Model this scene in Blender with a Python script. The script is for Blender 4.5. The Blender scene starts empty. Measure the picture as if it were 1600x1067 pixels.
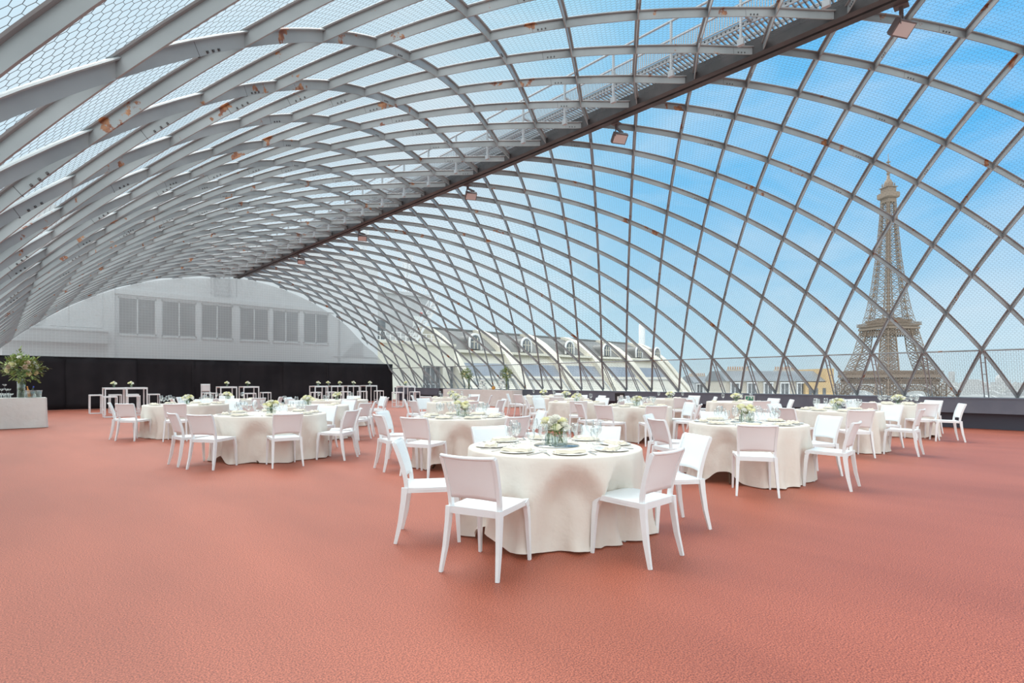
import bpy, math, random
import numpy as np
from mathutils import Vector, Matrix
random.seed(7)
R = math.radians
col = bpy.context.scene.collection
PI = math.pi

# ------------------------------------------------------------------ camera frame
F_PX, Y0, TH, EYE = 855.9, 594.2, 0.7558, 1.33
SN, CS = math.sin(TH), math.cos(TH)
def c2w(X, Z):                      # right / forward of the camera -> room axes (x across the vault, y along it)
    return (CS*X + SN*Z, -SN*X + CS*Z)
def ray_t(px, t):                   # point of a pixel column at a given distance along the vault
    u = (px-800)/F_PX
    Z = t/(CS-SN*u)
    return c2w(u*Z, Z)

# ------------------------------------------------------------------ materials
def mat(name, rgb, rough=.5, metal=0., spec=.5, noise=None, bump=None, **kw):
    m = bpy.data.materials.new(name); m.use_nodes = True
    nt = m.node_tree; b = nt.nodes['Principled BSDF']
    b.inputs['Base Color'].default_value = (*rgb, 1)
    b.inputs['Roughness'].default_value = rough
    b.inputs['Metallic'].default_value = metal
    b.inputs['Specular IOR Level'].default_value = spec
    for k, v in kw.items():
        b.inputs[k].default_value = v
    tc = nt.nodes.new('ShaderNodeTexCoord')
    if noise:
        sc, rgb2, lo, hi = noise
        n = nt.nodes.new('ShaderNodeTexNoise'); n.inputs['Scale'].default_value = sc; n.inputs['Detail'].default_value = 5
        nt.links.new(tc.outputs['Object'], n.inputs['Vector'])
        r = nt.nodes.new('ShaderNodeValToRGB')
        r.color_ramp.elements[0].position = lo; r.color_ramp.elements[0].color = (*rgb, 1)
        r.color_ramp.elements[1].position = hi; r.color_ramp.elements[1].color = (*rgb2, 1)
        nt.links.new(n.outputs['Fac'], r.inputs['Fac']); nt.links.new(r.outputs['Color'], b.inputs['Base Color'])
    if bump:
        n = nt.nodes.new('ShaderNodeTexNoise'); n.inputs['Scale'].default_value = bump[0]; n.inputs['Detail'].default_value = 3
        nt.links.new(tc.outputs['Object'], n.inputs['Vector'])
        bp = nt.nodes.new('ShaderNodeBump'); bp.inputs['Strength'].default_value = bump[1]; bp.inputs['Distance'].default_value = bump[2]
        nt.links.new(n.outputs['Fac'], bp.inputs['Height']); nt.links.new(bp.outputs['Normal'], b.inputs['Normal'])
    return m

def steel_mat():
    m = mat('painted_steel', (.34, .37, .385), .42, 0, .45)
    nt = m.node_tree; b = nt.nodes['Principled BSDF']; L = nt.links.new
    tc = nt.nodes.new('ShaderNodeTexCoord')
    n1 = nt.nodes.new('ShaderNodeTexNoise'); n1.inputs['Scale'].default_value = 1.3; n1.inputs['Detail'].default_value = 4
    L(tc.outputs['Object'], n1.inputs['Vector'])
    r1 = nt.nodes.new('ShaderNodeValToRGB')
    r1.color_ramp.elements[0].position = .35; r1.color_ramp.elements[0].color = (.25, .275, .285, 1)
    r1.color_ramp.elements[1].position = .7; r1.color_ramp.elements[1].color = (.36, .39, .40, 1)
    L(n1.outputs['Fac'], r1.inputs['Fac'])
    n2 = nt.nodes.new('ShaderNodeTexNoise'); n2.inputs['Scale'].default_value = 2.1; n2.inputs['Detail'].default_value = 9; n2.inputs['Roughness'].default_value = .62
    L(tc.outputs['Object'], n2.inputs['Vector'])
    r2 = nt.nodes.new('ShaderNodeValToRGB')
    r2.color_ramp.elements[0].position = .632; r2.color_ramp.elements[0].color = (0, 0, 0, 1)
    r2.color_ramp.elements[1].position = .648; r2.color_ramp.elements[1].color = (1, 1, 1, 1)
    L(n2.outputs['Fac'], r2.inputs['Fac'])
    n3 = nt.nodes.new('ShaderNodeTexNoise'); n3.inputs['Scale'].default_value = 14; n3.inputs['Detail'].default_value = 4
    L(tc.outputs['Object'], n3.inputs['Vector'])
    r3 = nt.nodes.new('ShaderNodeValToRGB')
    r3.color_ramp.elements[0].position = .4; r3.color_ramp.elements[0].color = (.20, .065, .03, 1)
    r3.color_ramp.elements[1].position = .65; r3.color_ramp.elements[1].color = (.42, .20, .09, 1)
    L(n3.outputs['Fac'], r3.inputs['Fac'])
    mx = nt.nodes.new('ShaderNodeMix'); mx.data_type = 'RGBA'
    L(r2.outputs['Color'], mx.inputs['Factor']); L(r1.outputs['Color'], mx.inputs['A']); L(r3.outputs['Color'], mx.inputs['B'])
    L(mx.outputs['Result'], b.inputs['Base Color'])
    return m

def floor_mat():
    m = mat('red_rubber_floor', (.42, .13, .085), .5, 0, .6)
    nt = m.node_tree; b = nt.nodes['Principled BSDF']; L = nt.links.new
    tc = nt.nodes.new('ShaderNodeTexCoord')
    fine = nt.nodes.new('ShaderNodeTexNoise'); fine.inputs['Scale'].default_value = 120; fine.inputs['Detail'].default_value = 2
    L(tc.outputs['Object'], fine.inputs['Vector'])
    rf = nt.nodes.new('ShaderNodeValToRGB')
    rf.color_ramp.elements[0].position = .40; rf.color_ramp.elements[0].color = (.21, .046, .026, 1)
    rf.color_ramp.elements[1].position = .60; rf.color_ramp.elements[1].color = (.50, .136, .074, 1)
    L(fine.outputs['Fac'], rf.inputs['Fac'])
    mp = nt.nodes.new('ShaderNodeMapping'); mp.inputs['Scale'].default_value = (.55, .16, 1); mp.inputs['Rotation'].default_value = (0, 0, TH)
    L(tc.outputs['Object'], mp.inputs['Vector'])
    big = nt.nodes.new('ShaderNodeTexNoise'); big.inputs['Scale'].default_value = 1.4; big.inputs['Detail'].default_value = 6
    L(mp.outputs['Vector'], big.inputs['Vector'])
    rb = nt.nodes.new('ShaderNodeValToRGB')
    rb.color_ramp.elements[0].position = .36; rb.color_ramp.elements[0].color = (.86, .84, .84, 1)
    rb.color_ramp.elements[1].position = .66; rb.color_ramp.elements[1].color = (1.12, 1.16, 1.18, 1)
    L(big.outputs['Fac'], rb.inputs['Fac'])
    mx = nt.nodes.new('ShaderNodeMix'); mx.data_type = 'RGBA'; mx.blend_type = 'MULTIPLY'; mx.inputs['Factor'].default_value = 1
    L(rf.outputs['Color'], mx.inputs['A']); L(rb.outputs['Color'], mx.inputs['B'])
    L(mx.outputs['Result'], b.inputs['Base Color'])
    bp = nt.nodes.new('ShaderNodeBump'); bp.inputs['Strength'].default_value = .22; bp.inputs['Distance'].default_value = .002
    L(fine.outputs['Fac'], bp.inputs['Height']); L(bp.outputs['Normal'], b.inputs['Normal'])
    return m

def glass_mat(name, tint=(.96, .98, .97), lo=.12, hi=.75):
    m = bpy.data.materials.new(name); m.use_nodes = True
    nt = m.node_tree; nt.nodes.remove(nt.nodes['Principled BSDF']); L = nt.links.new
    out = nt.nodes['Material Output']
    tr = nt.nodes.new('ShaderNodeBsdfTransparent'); tr.inputs['Color'].default_value = (*tint, 1)
    gl = nt.nodes.new('ShaderNodeBsdfGlossy'); gl.inputs['Roughness'].default_value = .04; gl.inputs['Color'].default_value = (.85, .88, .88, 1)
    lw = nt.nodes.new('ShaderNodeLayerWeight'); lw.inputs['Blend'].default_value = .35
    mr = nt.nodes.new('ShaderNodeMapRange'); mr.inputs['To Min'].default_value = lo; mr.inputs['To Max'].default_value = hi
    L(lw.outputs['Facing'], mr.inputs['Value'])
    mx = nt.nodes.new('ShaderNodeMixShader')
    L(mr.outputs['Result'], mx.inputs['Fac']); L(tr.outputs[0], mx.inputs[1]); L(gl.outputs[0], mx.inputs[2])
    L(mx.outputs[0], out.inputs['Surface'])
    return m

def scrim_mat():
    m = bpy.data.materials.new('grey_scrim'); m.use_nodes = True
    nt = m.node_tree; L = nt.links.new; b = nt.nodes['Principled BSDF']; out = nt.nodes['Material Output']
    b.inputs['Base Color'].default_value = (.46, .49, .50, 1); b.inputs['Roughness'].default_value = .8
    tr = nt.nodes.new('ShaderNodeBsdfTransparent'); tl = nt.nodes.new('ShaderNodeBsdfTranslucent'); tl.inputs['Color'].default_value = (.47, .48, .485, 1)
    m1 = nt.nodes.new('ShaderNodeMixShader'); m1.inputs['Fac'].default_value = .35
    L(b.outputs[0], m1.inputs[1]); L(tl.outputs[0], m1.inputs[2])
    tc = nt.nodes.new('ShaderNodeTexCoord'); sp = nt.nodes.new('ShaderNodeSeparateXYZ'); L(tc.outputs['Object'], sp.inputs[0])
    def line(ax, pitch, w):
        a = nt.nodes.new('ShaderNodeMath'); a.operation = 'PINGPONG'; a.inputs[1].default_value = pitch/2; L(sp.outputs[ax], a.inputs[0])
        c = nt.nodes.new('ShaderNodeMath'); c.operation = 'LESS_THAN'; c.inputs[1].default_value = w; L(a.outputs[0], c.inputs[0]); return c
    l1, l2 = line('X', .13, .012), line('Z', .13, .012)
    mxx = nt.nodes.new('ShaderNodeMath'); mxx.operation = 'MAXIMUM'; L(l1.outputs[0], mxx.inputs[0]); L(l2.outputs[0], mxx.inputs[1])
    mr = nt.nodes.new('ShaderNodeMapRange'); mr.inputs['To Min'].default_value = .60; mr.inputs['To Max'].default_value = .72
    L(mxx.outputs[0], mr.inputs['Value'])
    m2 = nt.nodes.new('ShaderNodeMixShader'); L(mr.outputs['Result'], m2.inputs['Fac']); L(tr.outputs[0], m2.inputs[1]); L(m1.outputs[0], m2.inputs[2])
    L(m2.outputs[0], out.inputs['Surface'])
    return m

def cloth_mat(name, rgb, trans=.25):
    m = mat(name, rgb, .85, 0, .2, bump=(6.5, .45, .035))
    nt = m.node_tree; L = nt.links.new; b = nt.nodes['Principled BSDF']; out = nt.nodes['Material Output']
    tl = nt.nodes.new('ShaderNodeBsdfTranslucent'); tl.inputs['Color'].default_value = (rgb[0], rgb[1]*.95, rgb[2]*.86, 1)
    mx = nt.nodes.new('ShaderNodeMixShader'); mx.inputs['Fac'].default_value = trans
    L(b.outputs[0], mx.inputs[1]); L(tl.outputs[0], mx.inputs[2]); L(mx.outputs[0], out.inputs['Surface'])
    return m

M = {}
M['steel'] = steel_mat()
M['wire'] = mat('galvanised_wire', (.13, .14, .155), .55, .2, .4)
M['pale_wire'] = mat('pale_mesh_wire', (.42, .44, .45), .6, 0, .4)
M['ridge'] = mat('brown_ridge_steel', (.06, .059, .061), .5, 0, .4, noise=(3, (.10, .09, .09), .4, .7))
M['galv'] = mat('galvanised_walkway', (.42, .44, .46), .5, .2, .5)
M['floor'] = floor_mat()
M['slate'] = mat('slate_painted_parapet', (.135, .15, .19), .55, 0, .4, noise=(1.5, (.175, .19, .225), .4, .75))
M['recess'] = mat('dark_plinth', (.06, .063, .085), .7)
M['curtain'] = mat('black_curtain', (.018, .0165, .019), .9, 0, .15, noise=(.6, (.03, .027, .03), .4, .7))
M['scrim'] = scrim_mat()
M['white'] = mat('white_resin', (.82, .855, .865), .38, 0, .4)
M['chairdark'] = mat('charcoal_resin', (.03, .03, .035), .5)
M['cloth'] = cloth_mat('ivory_cloth', (.87, .82, .74), .16)
M['barcloth'] = cloth_mat('pale_bar_cloth', (.80, .80, .765), .12)
M['napkin'] = mat('ivory_napkin', (.78, .72, .60), .85, 0, .2)
M['china'] = mat('white_china', (.86, .85, .82), .2)
M['cutlery'] = mat('silver_cutlery', (.65, .65, .66), .22, 1)
M['tabletop'] = mat('plywood_top', (.45, .33, .2), .6)
M['brownleg'] = mat('brown_metal_leg', (.12, .07, .045), .45)
M['glass'] = glass_mat('clear_glass', (.98,.985,.985), .03, .6)
M['vaseglass'] = glass_mat('vase_glass', (.93, .955, .94), .06, .6)
M['mirror'] = mat('mirror_plate', (.42, .45, .46), .10, 1)
M['petal'] = mat('ivory_petal', (.90, .88, .56), .7, 0, .2, noise=(30, (.92, .90, .72), .4, .65))
M['petalwhite'] = mat('white_petal', (.88, .87, .80), .7, 0, .2)
M['blush'] = mat('blush_petal', (.80, .66, .52), .7, 0, .2)
M['stem'] = mat('green_stem', (.10, .20, .05), .6)
M['leaf'] = mat('olive_leaf', (.15, .22, .06), .55, 0, .3, noise=(8, (.36, .42, .14), .35, .7))
M['barstool'] = mat('white_lacquer', (.80, .84, .85), .4)
M['black'] = mat('black_plastic', (.02, .02, .022), .45)
M['lamp'] = mat('floodlight_housing', (.16, .13, .13), .5, .2)
M['lampglass'] = mat('floodlight_glass', (.62, .52, .50), .15)
M['concrete'] = mat('grey_concrete', (.45, .46, .47), .85, noise=(.7, (.55, .56, .57), .35, .7))
M['facade'] = mat('pale_tile_facade', (.66, .68, .69), .7, noise=(.5, (.72, .74, .75), .4, .65))
M['frame'] = mat('pale_window_frame', (.68, .70, .71), .6)
M['pane'] = mat('dark_window_pane', (.12, .13, .14), .1, 0, .6, noise=(1.2, (.26, .27, .28), .45, .8))
M['cream'] = mat('cream_render', (.66, .62, .52), .85, noise=(.4, (.74, .70, .61), .35, .7))
M['creampanel'] = mat('cream_panel', (.60, .575, .50), .8, noise=(.5, (.68, .65, .57), .35, .7))
M['darkroof'] = mat('lead_roof', (.15, .15, .145), .65, noise=(.5, (.21, .21, .20), .35, .7))
M['zinc'] = mat('zinc_roof', (.19, .21, .225), .5, .1, noise=(.15, (.26, .28, .295), .35, .7))
M['skylight'] = mat('blue_grey_glazing', (.25, .28, .33), .3, noise=(.5, (.35, .37, .41), .4, .7))
M['stone'] = mat('paris_stone', (.50, .45, .38), .85, noise=(.3, (.58, .53, .45), .35, .7))
M['ochre'] = mat('ochre_gable', (.58, .40, .20), .85, noise=(.3, (.66, .48, .27), .35, .7))
M['pot'] = mat('clay_chimney_pot', (.38, .24, .16), .85)
M['iron'] = mat('tower_iron', (.27, .208, .16), .6, 0, .3)
M['city'] = mat('hazed_city_stone', (.46, .47, .48), .9, noise=(.004, (.58, .58, .56), .35, .7))  # pale stone, greyed so its colour carries the distance haze
M['ground'] = mat('city_ground', (.34, .37, .36), .95, noise=(.006, (.42, .42, .40), .35, .7))
M['whitemetal'] = mat('white_metal', (.72, .73, .74), .5)
M['red'] = mat('red_paint', (.5, .06, .05), .5)
M['amber'] = mat('amber_bottle', (.55, .24, .04), .15)
M['blue'] = mat('blue_label', (.03, .08, .45), .4)
M['darkglass'] = mat('dark_bottle_glass', (.03, .05, .03), .12)
M['signwhite'] = mat('white_sign', (.75, .78, .76), .5)
M['signgreen'] = mat('green_sign', (.02, .30, .16), .5)
M['paper'] = mat('white_paper', (.8, .8, .78), .8)

# ------------------------------------------------------------------ mesh helper
class MB:
    def __init__(s): s.v = []; s.f = []; s.sm = []
    def add(s, vs, fs, smooth=False):
        o = len(s.v); s.v += [tuple(p) for p in vs]
        s.f += [tuple(i+o for i in f) for f in fs]; s.sm += [smooth]*len(fs)
    def box(s, x0, x1, y0, y1, z0, z1, mtx=None):
        vs = [Vector(p) for p in ((x0,y0,z0),(x1,y0,z0),(x1,y1,z0),(x0,y1,z0),(x0,y0,z1),(x1,y0,z1),(x1,y1,z1),(x0,y1,z1))]
        if mtx: vs = [mtx @ p for p in vs]
        s.add(vs, [(0,3,2,1),(4,5,6,7),(0,1,5,4),(1,2,6,5),(2,3,7,6),(3,0,4,7)])
    def bar(s, a, b, w, d=None, up=(0,0,1), w2=None, d2=None):
        a, b = Vector(a), Vector(b); d = d or w; w2 = w2 or w; d2 = d2 or d
        t = (b-a)
        if t.length < 1e-6: return
        t.normalize(); u = Vector(up)
        if abs(t.dot(u)) > .98: u = Vector((0,1,0)) if abs(t.y) < .9 else Vector((1,0,0))
        x = t.cross(u).normalized(); y = x.cross(t).normalized()
        vs = []
        for p, ww, dd in ((a, w, d), (b, w2, d2)):
            for i, j in ((-1,-1),(1,-1),(1,1),(-1,1)): vs.append(p + x*(i*ww/2) + y*(j*dd/2))
        s.add(vs, [(0,1,2,3),(7,6,5,4),(0,4,5,1),(1,5,6,2),(2,6,7,3),(3,7,4,0)])
    def tube(s, pts, r, n=8, caps=True, smooth=True):
        pts = [Vector(p) for p in pts]; m = len(pts)
        rs = r if isinstance(r, (list, tuple)) else [r]*m
        vs = []; prev = None
        for k, p in enumerate(pts):
            t = (pts[min(k+1, m-1)]-pts[max(k-1, 0)]).normalized()
            if prev is None:
                u = Vector((0,0,1)) if abs(t.z) < .9 else Vector((1,0,0))
                x = t.cross(u).normalized()
            else: x = (prev - t*prev.dot(t)).normalized()
            prev = x; y = t.cross(x)
            for i in range(n):
                a = 2*PI*i/n; vs.append(p + x*(math.cos(a)*rs[k]) + y*(math.sin(a)*rs[k]))
        fs = [(k*n+i, k*n+(i+1)%n, (k+1)*n+(i+1)%n, (k+1)*n+i) for k in range(m-1) for i in range(n)]
        s.add(vs, fs, smooth)
        if caps:
            s.f.append(tuple(range(len(s.v)-m*n+n-1, len(s.v)-m*n-1, -1))); s.sm.append(False)
            s.f.append(tuple(range(len(s.v)-n, len(s.v)))); s.sm.append(False)
    def lathe(s, prof, n=20, c=(0,0,0), smooth=True, close=False):
        vs = []; 
        for r, z in prof:
            for i in range(n):
                a = 2*PI*i/n; vs.append((c[0]+r*math.cos(a), c[1]+r*math.sin(a), c[2]+z))
        fs = [(k*n+i, k*n+(i+1)%n, (k+1)*n+(i+1)%n, (k+1)*n+i) for k in range(len(prof)-1) for i in range(n)]
        s.add(vs, fs, smooth)
    def grid(s, P, smooth=True, flip=False):      # P[i][j] points
        ni, nj = len(P), len(P[0])
        vs = [p for row in P for p in row]
        fs = [(i*nj+j, (i+1)*nj+j, (i+1)*nj+j+1, i*nj+j+1) for i in range(ni-1) for j in range(nj-1)]
        if flip: fs = [f[::-1] for f in fs]
        s.add(vs, fs, smooth)
    def slab(s, P, N, th, smooth=True):           # a sheet with thickness: points and offset vectors
        ni, nj = len(P), len(P[0])
        A = [[Vector(P[i][j]) for j in range(nj)] for i in range(ni)]
        B = [[Vector(P[i][j]) + Vector(N[i][j])*th for j in range(nj)] for i in range(ni)]
        vs = [p for r_ in A for p in r_] + [p for r_ in B for p in r_]; o = ni*nj
        fs = [(i*nj+j, i*nj+j+1, (i+1)*nj+j+1, (i+1)*nj+j) for i in range(ni-1) for j in range(nj-1)]
        fs += [tuple(k+o for k in f[::-1]) for f in fs]
        s.add(vs, fs, smooth)
        o0 = len(s.v)-2*o; rim = []
        for j in range(nj-1): rim.append((j, o+j, o+j+1, j+1)); q = (ni-1)*nj; rim.append((q+j, q+j+1, q+o+j+1, q+o+j))
        for i in range(ni-1): rim.append((i*nj, (i+1)*nj, o+(i+1)*nj, o+i*nj)); k = nj-1; rim.append((i*nj+k, o+i*nj+k, o+(i+1)*nj+k, (i+1)*nj+k))
        s.f += [tuple(i+o0 for i in f) for f in rim]; s.sm += [False]*len(rim)
    def prism(s, poly, axis, a, b):               # polygon extruded along an axis (0 = x, 1 = y, 2 = z)
        def P(q, h):
            return {0: (h, q[0], q[1]), 1: (q[0], h, q[1]), 2: (q[0], q[1], h)}[axis]
        n = len(poly); vs = [P(q, a) for q in poly] + [P(q, b) for q in poly]
        s.add(vs, [tuple(range(n-1, -1, -1)), tuple(range(n, 2*n))] + [(i, (i+1)%n, n+(i+1)%n, n+i) for i in range(n)])
    def sphere(s, c, r, n=10, m=6, sc=(1,1,1)):
        prof = [(math.sin(PI*k/m)*r, -math.cos(PI*k/m)*r) for k in range(m+1)]
        vs = []
        for rr, z in prof:
            for i in range(n):
                a = 2*PI*i/n; vs.append((c[0]+max(rr,1e-4)*math.cos(a)*sc[0], c[1]+max(rr,1e-4)*math.sin(a)*sc[1], c[2]+z*sc[2]))
        s.add(vs, [(k*n+i, k*n+(i+1)%n, (k+1)*n+(i+1)%n, (k+1)*n+i) for k in range(m) for i in range(n)], True)
    def mesh(s, name, m):
        me = bpy.data.meshes.new(name); me.from_pydata(s.v, [], s.f)
        me.polygons.foreach_set('use_smooth', s.sm); me.materials.append(m); me.update(); return me
    def build(s, name, m, parent=None, loc=None):
        o = bpy.data.objects.new(name, s.mesh(name, m)); col.objects.link(o)
        if parent: o.parent = parent
        if loc: o.location = loc
        return o

def tag(o, label=None, cat=None, group=None, kind=None):
    if label: o['label'] = label
    if cat: o['category'] = cat
    if group: o['group'] = group
    if kind: o['kind'] = kind
    return o
def empty(name, loc=(0,0,0), rz=0, label=None, cat=None, group=None, kind=None):
    o = bpy.data.objects.new(name, None); col.objects.link(o); o.empty_display_size = .1
    o.location = loc; o.rotation_euler = (0, 0, rz)
    return tag(o, label, cat, group, kind)
KIDS = {}
def copy_tree(o, parent=None):
    c = o.copy(); col.objects.link(c)
    if parent: c.parent = parent
    for ch in list(o.children): copy_tree(ch, c)
    return c

# a prototype is used itself the first time it is placed, and copied afterwards
GROUPS = {'chair': 'white chairs around the round tables', 'table': 'folding tables under the round cloths', 'plate': 'plates laid on the round tables', 'napkin': 'folded napkins on the round tables', 'fork': 'forks on the round tables',
          'knife': 'knives on the round tables', 'glass': 'clear drinking glasses', 'flowers': 'small vases of cream flowers', 'mirror plate': 'mirror plates under the vases', 'high table': 'white high tables before the curtain', 'stool': 'white bar stools', 'floodlight': 'floodlights under the ridge'}
class Proto:
    def __init__(s, root): s.root = root; s.used = False
    def place(s, loc, rz, label, cat=None, group=None):
        if not s.used: o = s.root; s.used = True
        else: o = copy_tree(s.root)
        o.location = loc; o.rotation_euler = (0, 0, rz)
        o['label'] = label
        o['group'] = group or GROUPS.get(o['category'], o['category'])
        return o

# ------------------------------------------------------------------ vault geometry
PC, DT, T0 = 9.45, .6189, 2.0
ROW = .8518
# left half: row points measured on the outer edge, brought in to mid depth
LO = [(9.31, 6.93), (8.43, 6.84), (7.57, 6.78), (6.70, 6.62), (5.84, 6.42), (4.96, 6.14), (4.06, 5.75), (3.20, 5.29), (2.29, 4.72), (1.39, 4.02), (.50, 3.18), (-.36, 2.22), (-1.22, 1.06)]
_lp = np.array([q[0] for q in LO]); _lh = np.array([q[1] for q in LO])
LK = _lp; _mh = _lh - .06
_cl = np.polyfit(np.concatenate([LK[1:]-9.45, [0, 0, 0]]), np.concatenate([_mh[1:], [6.92]*3]), 5)
_px = np.linspace(-1.6, 20.2, 6001); _d2 = (_px-PC)**2
_hx = np.where(_px >= PC, 6.943 - .05056*_d2 + 5.242e-6*_d2**2 - 6.366e-7*_d2**3, np.polyval(_cl, _px-9.45))
def hz(p): return float(np.interp(p, _px, _hx))
def slope(p): return (hz(p+.02)-hz(p-.02))/.04
def kp(k):                              # row number -> place across the vault
    if k < 0: return float(np.interp(-k, np.arange(13), np.concatenate([[PC], LK[1:]])))
    return PC + (ROW*k if k <= 11 else ROW*11 + .93*(k-11))
def surf(i, k, off=0.):
    p = kp(k); m = slope(p); n = Vector((-m, 0, 1)).normalized()
    return Vector((p, T0+DT*i, hz(p))) + n*off, n
TEND = 31.95
IMIN, IMAX = -6.5, (TEND-T0)/DT

roof = empty('ceiling', (PC, 13, 0), 0, 'grey steel lattice vault of crossing curved ribs over the whole terrace', 'roof vault', kind='structure')
OFF = Vector((PC, 13, 0))

def rib(i0, sg, idx):
    ks = [k/4 for k in range(-48, 49)]
    ks = [k for k in ks if IMIN <= i0+sg*k <= IMAX]
    if len(ks) < 5: return
    b = MB()
    # section: a thin plumb web with a rounded flange along its upper edge
    sec = [(-.007,-.068),(.007,-.068),(.007,.046),(.030,.044),(.038,.055),(.026,.066),(-.026,.066),(-.038,.055),(-.030,.044),(-.007,.046)]
    ns = len(sec); vs = []
    for k in ks:
        P, n = surf(i0+sg*k, k)
        P2, _ = surf(i0+sg*(k+.05), k+.05); P1, _ = surf(i0+sg*(k-.05), k-.05)
        t = (P2-P1).normalized(); n2 = Vector((0,0,1)); bn = t.cross(n2).normalized()
        for x, y in sec: vs.append(P + bn*x + n2*y - OFF)
    fs = [(a*ns+q, a*ns+(q+1)%ns, (a+1)*ns+(q+1)%ns, (a+1)*ns+q) for a in range(len(ks)-1) for q in range(ns)]
    fs += [tuple(range(ns-1, -1, -1)), tuple(range((len(ks)-1)*ns, len(ks)*ns))]
    b.add(vs, fs)
    o = b.build('rib', M['steel'], roof)
    # bolted splices
    bb = MB(); any_ = False
    for ksp in [k for k in range(-11, 11) if (k + i0 + (0 if sg > 0 else 1)) % 3 == 0]:
        kk = ksp+.55; i = i0+sg*kk
        if not (IMIN < i < 24 and ks[0] < kk < ks[-1]): continue
        for e in (0, .07, .12, .17):
            P, n = surf(i+sg*e, kk+e)
            P2, _ = surf(i+sg*(e+.05), kk+e+.05); t = (P2-P).normalized(); n2 = Vector((0,0,1)); bn = t.cross(n2).normalized(); n2 = bn.cross(t)
            c = P - n2*.04 - OFF
            if e == 0: bb.box(-.0075, .0075, -.0025, .0025, -.022, .082, Matrix((( bn.x,t.x,n2.x,c.x),(bn.y,t.y,n2.y,c.y),(bn.z,t.z,n2.z,c.z),(0,0,0,1))))
            else: bb.bar(c-bn*.017, c+bn*.017, .017, .017, up=n2)
            any_ = True
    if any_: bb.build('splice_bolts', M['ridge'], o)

ridge_i = [i for i in range(-19, 62) if i % 2]
for i0 in ridge_i:
    for sg in (1, -1): rib(i0, sg, i0)

# eaves: girt rods, paired posts and sill angle on each side
for sd in (1, -1):
    g = MB(); y0, y1 = T0+DT*IMIN, TEND
    p = kp(11*sd)
    g.tube([(p-OFF.x, y0-OFF.y, hz(p)), (p-OFF.x, y1-OFF.y, hz(p))], .022, 8)
    g.build('girt_rod', M['steel'], roof)
    ps = kp(12*sd); g = MB()
    g.box(ps-OFF.x-.05, ps-OFF.x+.05, y0-OFF.y, y1-OFF.y, hz(ps)-.035, hz(ps)-.012)
    g.build('sill_angle', M['steel'], roof)
    for i in range(-6, 49, 2):
        y = T0+DT*i-OFF.y; q = MB()
        for e in (-.045, .045):
            q.bar((p-OFF.x, y+e, hz(p)), (ps-OFF.x, y+e, hz(ps)-.015), .028, .028)
        for f in (.25, .5, .75):
            a = Vector((p-OFF.x, y, hz(p))).lerp(Vector((ps-OFF.x, y, hz(ps)-.015)), f)
            q.bar(a-Vector((0,.045,0)), a+Vector((0,.045,0)), .016)
        q.build('post_pair', M['steel'], roof)

# ridge beam under the crown: a boxed pair of channels with a slot between
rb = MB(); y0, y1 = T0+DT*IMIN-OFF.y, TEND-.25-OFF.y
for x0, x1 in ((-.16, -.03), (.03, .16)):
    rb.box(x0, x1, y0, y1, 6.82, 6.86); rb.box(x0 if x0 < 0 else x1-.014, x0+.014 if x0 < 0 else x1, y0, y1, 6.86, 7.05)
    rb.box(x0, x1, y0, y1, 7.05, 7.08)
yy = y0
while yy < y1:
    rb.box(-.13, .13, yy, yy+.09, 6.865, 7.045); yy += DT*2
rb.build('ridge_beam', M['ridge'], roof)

# walkway above the ridge
ww = empty('roof_walkway', (PC, 13, 7.1), 0, 'galvanised maintenance walkway with handrail running above the dark ridge beam', 'walkway')
b = MB(); WY0, WY1 = T0+DT*IMIN-13, TEND-13-.5
for k in range(int((WY1-WY0)/.075)):
    b.box(-.42, .42, WY0+k*.075, WY0+k*.075+.022, .13, .16)
for x in (-.25, 0, .25): b.box(x-.006, x+.006, WY0, WY1, .13, .165)
for x in (-.42, .40): b.box(x, x+.02, WY0, WY1, .10, .19)
b.build('walkway_deck', M['galv'], ww)
for x in (-.80, .80):
    h = MB(); h.tube([(x, WY0, .55), (x, WY1, .55)], .021, 8); h.build('handrail', M['galv'], ww)
    h = MB(); h.tube([(x, WY0, .22), (x, WY1, .22)], .014, 6); h.build('mid_rail', M['galv'], ww)
    t = T0+DT*(-5)-13
    while t < WY1:
        q = MB(); q.bar((x, t, -.42 if x < 0 else .11), (x, t, .55), .045, .03)
        if x < 0: q.box(x-.03, x+.03, t-.05, t+.05, -.43, -.33)
        q.bar((x, t, .13), (math.copysign(.42, x), t, .13), .04, .03)
        q.build('rail_post', M['galv'], ww); t += 2*DT
# perforated kick screens: many slender bars in a frame, one part per side
for x in (-.46, .46):
    q = MB(); q.box(x-.01, x+.01, WY0, WY1, .46, .48); q.box(x-.01, x+.01, WY0, WY1, .18, .20)
    y = WY0
    while y < WY1:
        q.box(x-.006, x+.006, y, y+.016, .2, .46); y += .045
    q.build('kick_screen', M['galv'], ww)

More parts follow.
